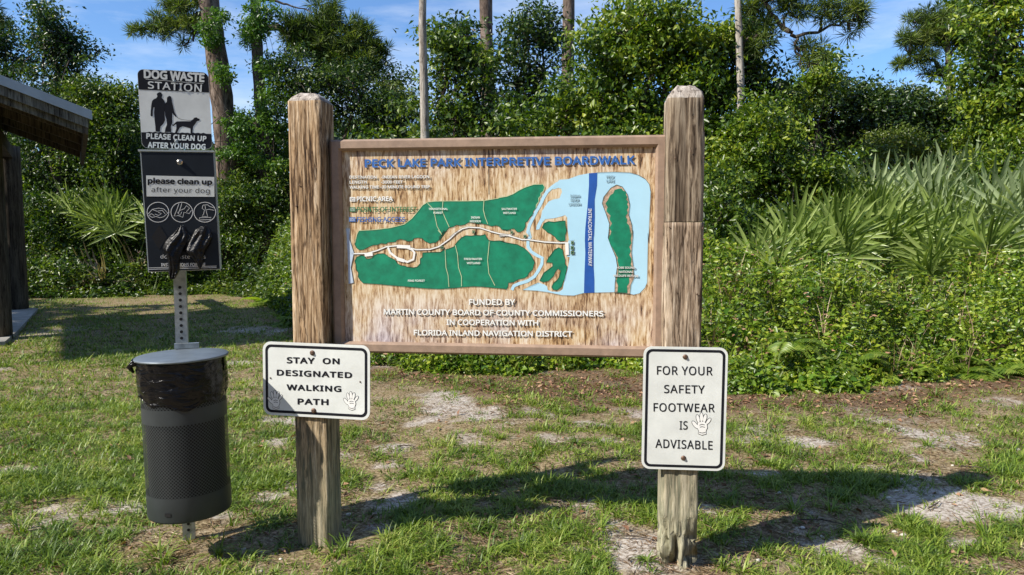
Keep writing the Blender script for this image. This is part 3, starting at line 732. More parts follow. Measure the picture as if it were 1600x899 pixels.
# ------------------------------------------------------------------ the two small metal signs
def hand_icon(pl, cu, cv, s, w, parent, mat_line, mat_fill):
    """an open gloved hand drawn in outline: palm, thumb and four fingers"""
    def ell(cx, cy, rx, ry, a, n=14):
        c_, s_ = math.cos(a), math.sin(a)
        return [(cu + s * (cx + rx*math.cos(2*math.pi*k/n)*c_ - ry*math.sin(2*math.pi*k/n)*s_), cv + s * (cy + rx*math.cos(2*math.pi*k/n)*s_ + ry*math.sin(2*math.pi*k/n)*c_)) for k in range(n)]
    shapes = [ell(-.34, .02, .085, .22, rad(38)), ell(-.20, .33, .075, .21, rad(14)), ell(-.03, .40, .08, .24, rad(2)), ell(.14, .36, .08, .22, rad(-12)), ell(.32, .22, .07, .18, rad(-34))]
    palm = [(cu + s*x, cv + s*y) for x, y in ((-.20,.12),(-.05,.18),(.12,.17),(.24,.08),(.27,-.12),(.20,-.30),(.22,-.44),(.02,-.50),(-.16,-.44),(-.14,-.28),(-.24,-.12))]
    for q in shapes: ribbons('hand_symbol', pl, [q + q[:1]], s * .05, w + .0002, mat_line, parent)
    ribbons('hand_symbol', pl, [palm + palm[:1]], s * .05, w + .0004, mat_line, parent)
    for q in shapes: flat_poly('hand_symbol', pl, q, w + .0006, mat_fill, parent)
    flat_poly('hand_symbol', pl, palm, w + .0008, mat_fill, parent)
    ribbons('hand_symbol', pl, [[(cu + s*x, cv + s*y) for x, y in l] for l in (((-.12,.0),(0,.05),(.14,.02)), ((-.1,-.1),(.02,-.07),(.15,-.1)), ((-.12,-.36),(.02,-.40),(.19,-.36)))], s * .03, w + .0011, mat_line, parent)
def rect_fit(pl, c4):
    q = [pl.uv(*a) for a in c4]
    return (q[0][0] + q[3][0]) / 2, (q[2][1] + q[3][1]) / 2, (q[1][0] + q[2][0]) / 2, (q[0][1] + q[1][1]) / 2
def bolt(pl, px, py, r_, parent, mat='bolt', nm='bolt', w=.001, dome=.004):
    u, v = pl.uv(px, py); vv, ff = disc(pl, u, v, r_, w, 14, dome)
    vv2 = [pl.P(u + r_*.5*math.cos(2*math.pi*k/6), v + r_*.5*math.sin(2*math.pi*k/6), w + dome + .0003 + (k >= 0) * .002) for k in range(6)]
    vv3 = [pl.P(u + r_*.55*math.cos(2*math.pi*k/6), v + r_*.55*math.sin(2*math.pi*k/6), w + dome - .001) for k in range(6)]
    n = len(vv)
    ff = ff + [tuple(n + k for k in range(6))] + [(n+6+k, n+6+(k+1) % 6, n+(k+1) % 6, n+k) for k in range(6)]
    return link(nm, mesh_from(nm, vv + vv2 + vv3, polys=ff), M[mat], parent)
def metal_sign(label, pl, c4, border_w, inset, rr):
    u0, v0, u1, v1 = rect_fit(pl, c4)
    root = thing('metal_sign', tuple(pl.P((u0+u1)/2, v0, 0)), pl.yaw, label, 'sign')
    plate('sign_plate', pl, rrect(u0, v0, u1, v1, rr), .003, M['white_sign'], root)
    o_ = rrect(u0+inset, v0+inset, u1-inset, v1-inset, rr*.75); i_ = rrect(u0+inset+border_w, v0+inset+border_w, u1-inset-border_w, v1-inset-border_w, rr*.5)
    n = len(o_); v = [pl.P(a, b_, .0006) for a, b_ in o_ + i_]
    link('border_stripe', mesh_from('border_stripe', v, polys=[(k, (k+1) % n, n+(k+1) % n, n+k) for k in range(n)]), M['black_print'], root)
    return root
def E(x, y): return (400 + x / 5.62, 520 + y / 5.62)
def F(x, y): return (980 + x / 2.437, 530 + y / 2.437)
p1 = Plane(Lf - Vector((0, 0, Lf.z)) - LB * .012, L_YAW, rad(-1.0))
s1 = metal_sign('white metal sign about the designated walking path, fixed to the left post', p1, ((411,533),(578,541),(578,657),(411,648)), .0105, .0105, .032)
for s_, q in (('STAY  ON', (E(270,213),E(735,225),E(735,279),E(270,270))), ('DESIGNATED', (E(183,323),E(845,347),E(845,401),E(183,377))),
              ('WALKING', (E(268,452),E(750,468),E(750,522),E(270,506))), ('PATH', (E(365,577),E(638,583),E(638,637),E(365,631)))):
    text(p1, s_, q, .0008, M['black_print'], s1, .045, 1.12)
for px, py, s_ in ((*E(172,598), .066), (*E(838,608), .064)):
    u, v = p1.uv(px, py); hand_icon(p1, u, v, s_, .0006, s1, M['black_print'], M['white_print'])
bolt(p1, *E(495,178), .0105, s1); bolt(p1, *E(507,685), .0105, s1)
for px, py in (E(915,432), E(128,398)): bolt(p1, px, py, .0035, s1, nm='spare_hole', dome=.0005)
p2_ = Plane(Rf - Vector((0, 0, Rf.z)) - RB * .012, R_YAW, rad(-.3))
s2 = metal_sign('white metal sign about wearing footwear, fixed to the right post', p2_, ((1005,541),(1136,544),(1134,738),(1003,731)), .0095, .009, .030)
for s_, q in (('FOR YOUR', (F(113,102),F(325,105),F(325,139),F(113,136))), ('SAFETY', (F(140,174),F(295,176),F(295,208),F(140,206))),
              ('FOOTWEAR', (F(100,243),F(333,246),F(333,279),F(100,276))), ('IS', (F(199,312),F(230,312),F(230,345),F(199,345))), ('ADVISABLE', (F(107,380),F(325,388),F(325,422),F(107,414)))):
    text(p2_, s_, q, .0008, M['black_print'], s2, .014, 1.08)
u, v = p2_.uv(*F(284,328)); hand_icon(p2_, u, v, .072, .0006, s2, M['black_print'], M['white_print'])
bolt(p2_, *F(221,68), .0095, s2); bolt(p2_, *F(214,453), .0095, s2)

# ------------------------------------------------------------------ dog waste station
S_YAW = rad(20)
def G(x, y): return (180 + x / 3.745, 80 + y / 3.745)
def H2(x, y): return (180 + x / 3.458, 300 + y / 3.458)
pc = at(283, 480, 2.83)
SR, SB = frame_of(S_YAW)
pole = thing('sign_pole', (pc.x, pc.y, 0), S_YAW, 'square perforated galvanised pole carrying the dog waste sign, box and bin', 'pole')
Mp = Matrix.Translation((pc.x, pc.y, 0)) @ Matrix.Rotation(S_YAW, 4, 'Z')
hw = .0225
MB().box(Mp, -hw, hw, -hw, hw, -.05, at(272, 112, 2.83).z).build('square_tube', M['galv'], pole)
zz = .045
hp = Plane((pc.x - SB.x * hw, pc.y - SB.y * hw, 0), S_YAW)
hs = Plane((pc.x - SR.x * hw, pc.y - SR.y * hw, 0), S_YAW - rad(90))
while zz < at(283, 440, 2.83).z:
    if zz < .23 or zz > .78:
        vv, ff = disc(hp, 0, zz, .0062, .0008, 12); link('punched_hole', mesh_from('punched_hole', vv, polys=ff), M['hole'], pole)
    zz += .0254
# box
bx = Plane((pc.x - SB.x * .125, pc.y - SB.y * .125, 0), S_YAW, rad(1.4))
bu0, bv0, bu1, bv1 = rect_fit(bx, ((222.7,238),(335.7,240),(340.5,421),(230.6,424)))
box = thing('bag_dispenser', tuple(bx.P((bu0+bu1)/2, bv0, 0)), S_YAW, 'charcoal bag dispenser box on the pole with two black bags pulled out', 'bag dispenser')
def slab(pl, u0, v0, u1, v1, w0, w1, nm, mat, parent, tilt=0):
    v = [pl.P(a, b_, w) for w in (w1, w0) for a, b_ in ((u0, v0), (u1, v0), (u1, v1), (u0, v1))]
    return MB().add(v, [(0,1,2,3),(7,6,5,4),(0,4,5,1),(1,5,6,2),(2,6,7,3),(3,7,4,0)]).build(nm, mat, parent)
slab(bx, bu0 - .004, bv0 - .003, bu1 + .004, bv1 + .004, -.098, -.004, 'housing', M['edge_metal'], box)
slab(bx, bu0, bv0, bu1, bv1 + .001, -.003, .0, 'front_door', M['dark_metal'], box)
slab(bx, bu0 - .010, bv1 + .004, bu1 + .004, bv1 + .0105, -.10, .002, 'top_lip', M['edge_metal'], box)
bolt(bx, *G(378,650), .0105, box, 'chrome', 'lock')
lab = [bx.uv(*G(*a)) for a in ((181,728),(580,737),(581,853),(184,851))]
flat_poly('sticker', bx, lab[::-1], .0008, M['white_sign'], box)
text(bx, 'please clean up', (G(190,740),G(568,750),G(568,792),G(190,786)), .0014, M['black_print'], box, .05, 1.0)
text(bx, 'after your dog', (G(212,795),G(553,802),G(553,842),G(212,834)), .0014, M['black_print'], box, .0, 1.05)
text(bx, 'dog waste bags', (H2(245,338),H2(488,340),H2(488,368),H2(245,367)), .0008, M['white_print'], box, .0, 1.05)
text(bx, 'INSTRUCTIONS FOR USE', (H2(248,385),H2(487,384),H2(487,402),H2(248,403)), .0008, M['white_print'], box, .03, 1.0)
ribbons('print_line', bx, [[bx.uv(*H2(182,411)), bx.uv(*H2(548,401))], [bx.uv(*H2(182,419)), bx.uv(*H2(548,409))]], .0018, .0008, M['white_print'], box)
ic = []
for cx, cy in ((231,110),(360,110),(484,110)):
    ic.append([bx.uv(*H2(cx + 59*math.cos(k*.2618), cy + 54*math.sin(k*.2618))) for k in range(25)])
sk = [[(178,120),(200,95),(235,88),(262,92),(285,115),(262,135),(240,140),(222,133),(200,138),(182,128)],[(200,95),(225,105),(255,100),(270,118)],[(215,120),(235,128),(250,118),(232,110)],[(182,128),(195,118),(212,128)],
      [(345,62),(335,92),(318,132),(340,128),(365,138),(372,110),(400,118),(412,100)],[(360,62),(352,90),(340,118)],[(350,100),(372,92),(385,75),(402,88),(385,108)],[(338,110),(350,128),(360,108)],
      [(474,72),(500,70),(508,78),(538,88)],[(474,72),(470,90),(482,98),(478,120),(468,132),(500,134),(494,112),(490,98),(508,94),(535,100)],[(455,140),(518,138),(518,150),(455,152),(455,140)],[(486,75),(488,95)]]
ribbons('pictogram', bx, ic, .0022, .0008, M['white_print'], box)
ribbons('pictogram', bx, [[bx.uv(*H2(*a)) for a in l] for l in sk], .0017, .0012, M['white_print'], box)
for cx, cy in ((238,245),(365,245),(485,245)):
    flat_poly('bag_slot', bx, [bx.uv(*H2(cx + a*42, cy + b_*66)) for a, b_ in ((0,1),(.75,.25),(1,0),(.75,-.25),(0,-1),(-.75,-.25),(-1,0),(-.75,.25))][::1], .0006, M['hole'], box)
    ribbons('slot_rim', bx, [[bx.uv(*H2(cx + a*42, cy + b_*66)) for a, b_ in ((0,-1),(.75,-.25),(1,0),(.75,.25),(0,1))]], .0022, .0012, M['dark_metal'] if cx != 365 else M['edge_metal'], box)
def hanging_bag(label, Lp, Rp, seed, out):
    nr, nc = 40, 16; V = []
    l_ = [bx.uv(*H2(*a)) for a in Lp]; r_ = [bx.uv(*H2(*a)) for a in Rp]
    fl = lambda l, f: (np.interp(f * (len(l) - 1), range(len(l)), [a[0] for a in l]), np.interp(f * (len(l) - 1), range(len(l)), [a[1] for a in l]))
    for i in range(nr):
        f = i / (nr - 1); a, b_ = fl(l_, f), fl(r_, f)
        for j in range(nc):
            g = j / (nc - 1)
            k = float(fbm(np.array([[g * 5, f * 3.5, seed]]), seed, 3)[0]) - .5
            w = .004 + out * math.sin(min(1, f * 2.2) * 1.57) * (.35 + .65 * math.sin(g * 3.1416)) + k * .03 * min(1, f * 5) + .004 * math.sin(g * 17 + f * 4 + seed) * min(1, f * 5)
            V.append(bx.P(a[0] * (1-g) + b_[0] * g, a[1] * (1-g) + b_[1] * g, max(.003, w)))
    Q = [(i*nc+j, i*nc+j+1, (i+1)*nc+j+1, (i+1)*nc+j) for i in range(nr-1) for j in range(nc-1)]
    me = mesh_from('waste_bag', V, quads=np.array(Q), smooth=True)
    o = link('waste_bag', me, M['bag_soft']); tag(o, label, 'plastic bag', 'bags hanging from the dispenser')
    so = o.modifiers.new('thickness', 'SOLIDIFY'); so.thickness = .0008
    return o
hanging_bag('longer black plastic bag hanging from the middle slot of the dispenser', [(352,182),(318,225),(272,265),(258,300),(280,345),(292,400),(292,440),(300,472)], [(372,182),(405,240),(375,310),(358,345),(352,385),(350,420),(340,445),(325,468)], 2, .028)
hanging_bag('shorter black plastic bag hanging from the right slot of the dispenser', [(470,185),(435,205),(405,250),(372,300),(380,325),(412,350),(445,385),(452,408)], [(492,182),(515,205),(526,240),(515,280),(490,320),(480,350),(475,385),(466,412)], 4, .024)
# top sign
tp_ = Plane((pc.x - SB.x * (hw + .004), pc.y - SB.y * (hw + .004), 0), S_YAW, rad(1.2))
tu0, tv0, tu1, tv1 = rect_fit(tp_, (G(134,98),G(553,133),G(562,580),G(150,562)))
ts = thing('dog_waste_sign', tuple(tp_.P((tu0+tu1)/2, tv0, 0)), S_YAW, 'black and white dog waste station sign at the top of the pole', 'sign')
plate('sign_plate', tp_, rrect(tu0, tv0, tu1, tv1, .022), .003, M['white_sign'], ts)
def vfrac(f): return tv0 + (tv1 - tv0) * f
o_ = rrect(tu0+.001, tv0+.001, tu1-.001, tv1-.001, .021, 8)
topb = [q for q in o_ if q[1] > vfrac(.5)]
va, vb = tp_.uv(*G(345,234))[1], tp_.uv(*G(355,480))[1]
flat_poly('black_header', tp_, [(tu0+.001, va)] + [(tu1-.001, va)] + topb, .0006, M['black_print'], ts)
lowb = [q for q in o_ if q[1] < vfrac(.5)]
lowb = [q for q in lowb if q[0] > (tu0+tu1)/2][::-1] + [q for q in lowb if q[0] <= (tu0+tu1)/2][::-1]
gr = []
k_ = 26
for i in range(k_ + 1):
    f = i / k_; gr.append((tu0 + .001 + (tu1 - tu0 - .002) * f, vb + (.0022 * (i % 2) + .0015 * random.random() if 2 < i < 24 else 0)))
flat_poly('black_footer', tp_, gr + lowb, .0006, M['black_print'], ts)
T = lambda s_, q, bo, sp=1.0: text(tp_, s_, tuple(G(*a) for a in q), .0012, M['white_sign'], ts, bo, sp)
T('DOG WASTE', ((166,106),(524,130),(522,184),(168,160)), .055); T('STATION', ((190,176),(508,196),(505,242),(192,220)), .02, 1.08)
T('PLEASE CLEAN UP', ((182,480),(535,497),(533,530),(182,514)), .05, 1.05); T('AFTER YOUR DOG', ((190,531),(530,544),(528,579),(190,566)), .05, 1.05)
ribbons('print_line', tp_, [[tp_.uv(*G(178,165)), tp_.uv(*G(515,191))]], .0014, .0012, M['white_sign'], ts)
man = [(258,240),(270,243),(276,258),(272,274),(284,286),(292,302),(294,330),(288,352),(290,385),(292,405),(282,425),(265,442),(262,472),(237,472),(235,440),(230,400),(228,360),(230,330),(224,330),(220,350),(220,380),(214,384),(207,378),(208,350),(212,312),(216,292),(226,282),(240,276),(247,266),(243,250)]
woman = [(315,262),(326,266),(331,280),(333,300),(338,322),(346,356),(358,380),(354,386),(340,370),(334,362),(333,395),(335,420),(326,440),(328,474),(290,474),(294,452),(303,432),(300,400),(293,380),(288,345),(288,320),(293,306),(302,298),(304,272)]
dog = [(333,428),(340,432),(352,418),(362,412),(400,411),(440,411),(458,398),(462,391),(475,388),(484,394),(495,398),(493,406),(478,411),(470,424),(456,442),(452,480),(441,480),(440,452),(420,446),(395,441),(378,448),(372,460),(362,478),(350,478),(358,455),(358,430),(352,430),(342,439),(334,436)]
for nm, pts in (('man_silhouette', man), ('woman_silhouette', woman), ('dog_silhouette', dog)):
    flat_poly(nm, tp_, [tp_.uv(*G(*a)) for a in pts][::-1], .0007, M['black_print'], ts)
ribbons('leash_line', tp_, [[tp_.uv(*G(*a)) for a in ((352,378),(368,392),(392,402),(440,407),(458,404))]], .0012, .0009, M['black_print'], ts)
bolt(tp_, *G(347,178), .007, ts, 'galv'); bolt(tp_, *G(358,530), .007, ts, 'galv')

# bin
BR_ = .149
bc = Vector((pc.x, pc.y, 0)) - SB * (BR_ + .03) + SR * .018; bc.z = 0
lean = Matrix.Translation((bc.x, bc.y, .5)) @ Matrix.Rotation(rad(-1.1), 4, 'Y') @ Matrix.Translation((-bc.x, -bc.y, -.5))
binr = thing('litter_bin', (bc.x, bc.y, .2), S_YAW, 'dark grey perforated litter bin with black liner and flat round lid', 'litter bin')
def ring(rows, nseg=96, jitter=None, close=False):
    V, UVv = [], []
    for (z, r_) in rows:
        for k in range(nseg + 1):
            a = 2 * math.pi * k / nseg; rr_ = r_ + (jitter(a, z) if jitter else 0)
            V.append(lean @ Vector((bc.x + rr_ * math.cos(a), bc.y + rr_ * math.sin(a), z + (0 if not jitter else 0))))
            UVv.append((a * BR_ / .0125, z / .0125))
    n1 = nseg + 1
    Q = [(i*n1+k, i*n1+k+1, (i+1)*n1+k+1, (i+1)*n1+k) for i in range(len(rows)-1) for k in range(nseg)]
    return V, np.array(Q), UVv
def zof(py, Yq=2.47): return at(288, py, Yq).z
z_lo, z_b1, z_b2, z_b3, z_p, z_top = zof(829), zof(789), zof(673), zof(648), zof(634), zof(580)
def cyl(nm, rows, mat, jit=None, **k):
    V, Q, UVv = ring(rows, jitter=jit); return link(nm, mesh_from(nm, V, quads=Q, smooth=True, uv=UVv), mat, binr)
cyl('bottom_band', [(z_lo, BR_*.90), (z_lo, BR_*.985), (z_lo + .006, BR_), (z_b1, BR_)], M['bin_metal'])
cyl('perforated_wall', [(z_b1, BR_), ((z_b1+z_b2)/2, BR_), (z_b2, BR_)], M['perf'])
cyl('middle_band', [(z_b2, BR_), (z_b3, BR_)], M['bin_metal'])
cyl('upper_perforated_band', [(z_b3, BR_), (z_top, BR_)], M['perf'])
cyl('inner_liner', [(z_lo + .01, BR_ - .012), (z_top, BR_ - .012)], M['hole'])
MB().box(Matrix.Translation((bc.x, bc.y, z_lo + .004)), -.01, .01, -.01, .01, 0, .001)
V, Q, UVv = ring([(z_lo + .003, .001), (z_lo + .003, BR_ * .95)]); link('base_plate', mesh_from('base_plate', V, quads=Q), M['bin_metal'], binr)
def bagj(a, z):
    f = fbm(np.array([[a * 3.2, z * 26 + a * 1.3, 1.]]), 31, 3)[0] - .5
    g = fbm(np.array([[a * 9, z * 7, 5.]]), 37, 2)[0] - .5
    return float(f) * .009 + float(g) * .004
zt = z_top + .012
rows = [(z_p - .012 + (zt - (z_p - .012)) * i / 26, BR_ + .005 + (.003 if 3 < i < 22 else .001)) for i in range(27)]
V, Q, UVv = ring(rows, 140, bagj)
V = [Vector(v) + Vector((0, 0, (.014 * math.sin(math.atan2(v[1]-bc.y, v[0]-bc.x) * 2 + .6) + .008 * math.sin(math.atan2(v[1]-bc.y, v[0]-bc.x) * 7)) * max(0, 1 - (v[2] - z_p) / .06))) for v in V]
link('bag_liner', mesh_from('bag_liner', V, quads=Q, smooth=True), M['bag'], binr)
LR_ = BR_ + .014
V, Q, UVv = ring([(zt + .006, LR_ - .012), (zt + .003, LR_), (zt + .009, LR_ + .002), (zt + .012, LR_ - .002), (zt + .015, LR_ * .6), (zt + .016, .001)])
lid = link('lid', mesh_from('lid', V, quads=Q, smooth=False), M['lid_metal'], binr)
slab(Plane(bc + SB * (BR_ + .002), S_YAW), -.045, zt + .014, .045, zt + .034, -.012, .008, 'hinge', M['galv'], lid)
# drooping knot of liner at the lid's left edge
ka = bc - SR * (BR_ + .012) - SB * .02; m_ = MB()
m_.tube([lean @ (ka + SR * .03 + Vector((0,0,zt-.004))), lean @ (ka + Vector((0,0,zt-.002))), lean @ (ka - SR*.016 + Vector((0,0,zt-.018))), lean @ (ka - SR*.002 + Vector((0,0,zt-.04)))], [.012,.016,.011,.004], 8)
m_.build('liner_knot', M['bag'], binr, True)
for a, zc in ((-93, z_lo + .036), (-45, z_lo + .036), (-155, z_lo + .036)):
    th = rad(a); pl = Plane((bc.x + (BR_+.0006)*math.cos(th), bc.y + (BR_+.0006)*math.sin(th), 0), th + rad(90), 0)
    flat_poly('drain_slot', pl, [(-.011, zc-.007), (.011, zc-.007), (.011, zc+.007), (-.011, zc+.007)], .0012, M['hole'], binr)

# ------------------------------------------------------------------ picnic shelter
ED = Vector((-math.sin(rad(31.6)), math.cos(rad(31.6)), 0)); RD = Vector((ED.y, -ED.x, 0))
corner = at(133, 176, 7.4)
zE = corner.z; SL = math.tan(rad(20))
shel = thing('picnic_shelter', (corner.x, corner.y, 0), 0, 'open timber picnic shelter with a pale metal roof at the left edge', 'shelter')
def S(r_, e_, z): return Vector((corner.x, corner.y, 0)) + RD * r_ + ED * e_ + Vector((0, 0, z))
def beam(nm, r0, r1, e0, e1, off0, off1, mat, follow=True):
    """a member under the roof slope: its height follows the roof when it runs across it"""
    V = []
    for r_ in (r0, r1):
        zr = zE + (-r_) * SL if follow else zE
        for e_ in (e0, e1):
            for o in (off0, off1): V.append(S(r_, e_, zr + o))
    return MB().add(V, [(0,1,3,2),(4,6,7,5),(0,4,5,1),(2,3,7,6),(1,5,7,3),(0,2,6,4)]).build(nm, mat, shel)
EL = 4.0
# corrugated sheet with ribs
m_ = MB(); V = []; ncor = 62
for i in range(ncor + 1):
    e_ = EL * i / ncor; dz = .018 if i % 2 else .0
    for r_ in (.05, -5.5): V.append(S(r_, e_, zE - r_ * SL + dz + .012))
m_.add(V, [(2*i, 2*i+2, 2*i+3, 2*i+1) for i in range(ncor)])
m_.build('roof_sheet', M['roof_metal'], shel)
beam('rake_trim', .06, -5.5, -.05, -.03, -.055, .04, M['roof_metal'])
beam('rake_board', .02, -5.5, -.028, .012, -.15, -.058, M['grey_timber'])
beam('rake_board', -.02, -5.5, .02, .06, -.22, -.13, M['grey_timber'])
beam('eave_board', .02, -.02, -.02, EL, -.22, -.02, M['dark_timber'])
for k in range(24): beam('ceiling_board', -.03 - k * .2, -.03 - k * .2 - .192, .03, EL - .02, -.045, -.02, M['dark_timber'])
for k in range(4): beam('rafter', -.03, -5.4, .55 + k * .85, .60 + k * .85, -.19, -.05, M['dark_timber'])
post_r = -.72
def round_post(px, py, wpx):
    b_ = gnd(px, py); m_ = MB(); r_ = wpx / 2 / FOC * b_.y
    top = zE + SL * .9 - .2
    m_.tube([b_ + Vector((0, 0, z)) for z in np.linspace(-.05, top, 12)], [r_ * (1.04 - .05 * i / 11) for i in range(12)], 14)
    return m_.build('round_post', M['dark_timber'], shel, True), b_
_, pA = round_post(-4, 531, 40); _, pB = round_post(25, 487, 34)
dirp = (pB - pA).normalized()
m_ = MB(); m_.tube([pA - dirp * 1.2 + Vector((0,0,zE + .02)), pB + dirp * .8 + Vector((0,0,zE + .02))], .11, 4); m_.build('ridge_side_beam', M['dark_timber'], shel)
sl = [gnd(-900, 560), gnd(-60, 545), gnd(8, 540), gnd(30, 520), gnd(60, 486), gnd(-50, 480), gnd(-900, 480)]
n = len(sl)
v = [p + Vector((0, 0, .045)) for p in sl] + [p - Vector((0, 0, .1)) for p in sl]
o = link('concrete_slab', mesh_from('concrete_slab', v, polys=[tuple(range(n)), tuple(range(2*n-1, n-1, -1))] + [(i, i+n, (i+1) % n+n, (i+1) % n) for i in range(n)]), M['concrete'])
tag(o, 'pale concrete slab under the picnic shelter', kind='structure')

# ------------------------------------------------------------------ grass, straw, fallen leaves
def in_view(x, y, m=140): 
    px = pxof(x, y); return (px > -m) & (px < 1600 + m)
def scatter_view(n, y0, y1, power):
    u = RNG.random(n)
    if power == 1: y = y0 + (y1 - y0) * u
    else: y = y0 * (y1 / y0) ** u
    px = RNG.uniform(-160, 1760, n)
    return (px - 800) / FOC * y, y
FEET = [(lcen.x, lcen.y), (rcen.x, rcen.y), (pc.x, pc.y), (rcen.x, rcen.y - .25)]
def lawn():
    parts = []
    def tufts(n, y0, y1, nb, l0, l1, w0, w1, segs, spread, seed):
        x, y = scatter_view(n, y0, y1, 0)
        px = pxof(x, y)
        lush = np.clip((560 - px) / 260, 0, 1) * np.clip((y - 2.9) / .6, .25, 1)
        cl = fbm(p2(x, y, 2.6), 41, 3); cl2 = fbm(p2(x, y, 7.0), 43, 2)
        pr = (.10 + .9 * np.clip((cl * .5 + cl2 * .5 - .445) * 6.5, 0, 1)) * (1 - lush) + lush * (.8 + .6 * cl)
        pr = pr * (1 - (.93 if nb > 5 else .72) * bare(x, y)) * (edge_d(x, y) < np.where(px < 480, 1.2, .25))
        dE = edge_d(x, y); pr = pr * np.where((px > 1050) & (dE > -1.1), .35, 1)
        for qx, qy in FEET: pr = pr * np.where(np.hypot(x - qx, y + .05 - qy) < .26, .12, 1)
        k = RNG.random(n) < pr; x, y, lush, cl2 = x[k], y[k], lush[k], cl2[k]
        m_ = len(x); sz = RNG.uniform(.6, 1.35, m_) * (.7 + .7 * cl2)
        ti = np.repeat(np.arange(m_), nb); tot = len(ti)
        r_ = RNG.random(tot) * spread; a = RNG.uniform(0, 6.283, tot)
        X_ = x[ti] + r_ * np.cos(a) * sz[ti]; Y_ = y[ti] + r_ * np.sin(a) * sz[ti]
        pos = np.stack([X_, Y_, hground(X_, Y_) - .003], 1)
        ang = a + RNG.normal(0, .6, tot)
        ln = RNG.uniform(l0, l1, tot) * sz[ti]; wd = RNG.uniform(w0, w1, tot)
        parts.append(blades(pos, ang, ln, wd, RNG.uniform(.5, 1.75, tot), segs))
    tufts(11000, 2.25, 3.6, 12, .025, .07, .0038, .0072, 3, .02, 1)
    tufts(11000, 3.3, 5.2, 9, .028, .07, .0045, .0085, 2, .03, 2)
    tufts(12000, 4.9, 13.0, 9, .03, .065, .006, .011, 2, .06, 3)
    # short turf between the tufts
    tufts(42000, 2.25, 4.6, 3, .012, .034, .0028, .005, 2, .03, 4)
    tufts(46000, 4.0, 14.5, 4, .02, .045, .005, .009, 1, .05, 5)
    tufts(34000, 6.5, 15.5, 5, .03, .07, .010, .018, 1, .07, 6)
    v, t_ = join(parts)
    o = link('grass', mesh_from('grass', v, tris=t_), M['grass']); tag(o, 'patchy short green grass growing in the sandy ground', 'grass', kind='stuff')
lawn()
# coarse tufts at the feet of posts, pole and elsewhere: big blades
def big_tufts():
    P = [(540,866,.9),(522,872,.7),(1010,880,.5),(1130,885,.7),(1160,893,.9),(245,862,.6),(420,740,.8),(900,700,.8),(640,745,.8),(760,870,1.1),(860,860,.8),(1185,700,.9),(1300,800,.9),
         (1240,800,1),(1330,740,.8),(1400,760,.8),(1260,660,.9),(1220,660,.8),(1450,700,.8),(1540,840,1),(1350,850,.9),(340,870,.9),(150,790,1),(60,780,1),(250,880,1.1),(700,700,.7),(780,690,.7),(1020,700,.8),(1200,730,.9),
         (1480,640,1.0),(1460,620,1.2),(1380,605,.9),(1550,700,.8),(580,880,1.0),(940,830,.9),(80,880,1.0),(30,830,1.0)]
    parts = []
    for px, py, s in P:
        c_ = gnd(px, py); n = 34; a = RNG.uniform(0, 6.283, n); r_ = RNG.random(n) * .04 * s
        X_ = c_.x + np.cos(a) * r_; Y_ = c_.y + np.sin(a) * r_
        parts.append(blades(np.stack([X_, Y_, hground(X_, Y_)], 1), a + RNG.normal(0, .4, n), RNG.uniform(.06, .16, n) * s, RNG.uniform(.004, .008, n), RNG.uniform(.6, 1.6, n), 4))
    v, t_ = join(parts); o = link('coarse_grass', mesh_from('coarse_grass', v, tris=t_), M['grass']); tag(o, 'coarse longer grass tufts by the posts and across the sand', 'grass', kind='stuff')
big_tufts()
def litter_stuff():
    x, y = scatter_view(90000, 2.25, 9.5, 0)
    cl = fbm(p2(x, y, 2.2), 61, 3); de = edge_d(x, y)
    pr = np.clip((cl - .42) * 5, .12, 1) * (de < .3); pr = np.maximum(pr, np.clip(1 - np.abs(de + .4) / .6, 0, 1) * (pxof(x, y) > 430))
    pr *= np.where((pxof(x, y) < 480) & (y > 3.2), .3, 1)
    k = RNG.random(len(x)) < pr; x, y = x[k], y[k]; n = len(x)
    a = RNG.uniform(0, 6.283, n); d = np.stack([np.cos(a), np.sin(a), RNG.normal(0, .12, n)], 1)
    nor = np.stack([RNG.normal(0, .3, n), RNG.normal(0, .3, n), np.ones(n)], 1)
    v, t_ = leaves(np.stack([x, y, hground(x, y) + RNG.uniform(.001, .012, n)], 1), d, nor, RNG.uniform(.015, .07, n), RNG.uniform(.0015, .004, n), .1)
    o = link('dry_straw', mesh_from('dry_straw', v, tris=t_), M['straw']); tag(o, 'dry straw, pine needles and dead grass scattered over the ground', 'straw', kind='stuff')
    x, y = scatter_view(30000, 2.3, 8.5, 0); de = edge_d(x, y)
    pr = np.clip(1.05 - np.abs(de + .25) / .7, 0.0, 1) * (pxof(x, y) > 430) + .035; k = RNG.random(len(x)) < pr * (de < .4); x, y = x[k], y[k]; n = len(x)
    a = RNG.uniform(0, 6.283, n); d = np.stack([np.cos(a), np.sin(a), RNG.normal(0, .3, n)], 1)
    nor = np.stack([RNG.normal(0, .5, n), RNG.normal(0, .5, n), np.ones(n)], 1)
    v, t_ = leaves(np.stack([x, y, hground(x, y) + RNG.uniform(.002, .015, n)], 1), d, nor, RNG.uniform(.02, .06, n), RNG.uniform(.01, .028, n), .3)
    o = link('leaf_litter', mesh_from('leaf_litter', v, tris=t_), M['dead']); tag(o, 'reddish brown fallen leaves along the foot of the undergrowth', 'leaf litter', kind='stuff')
litter_stuff()

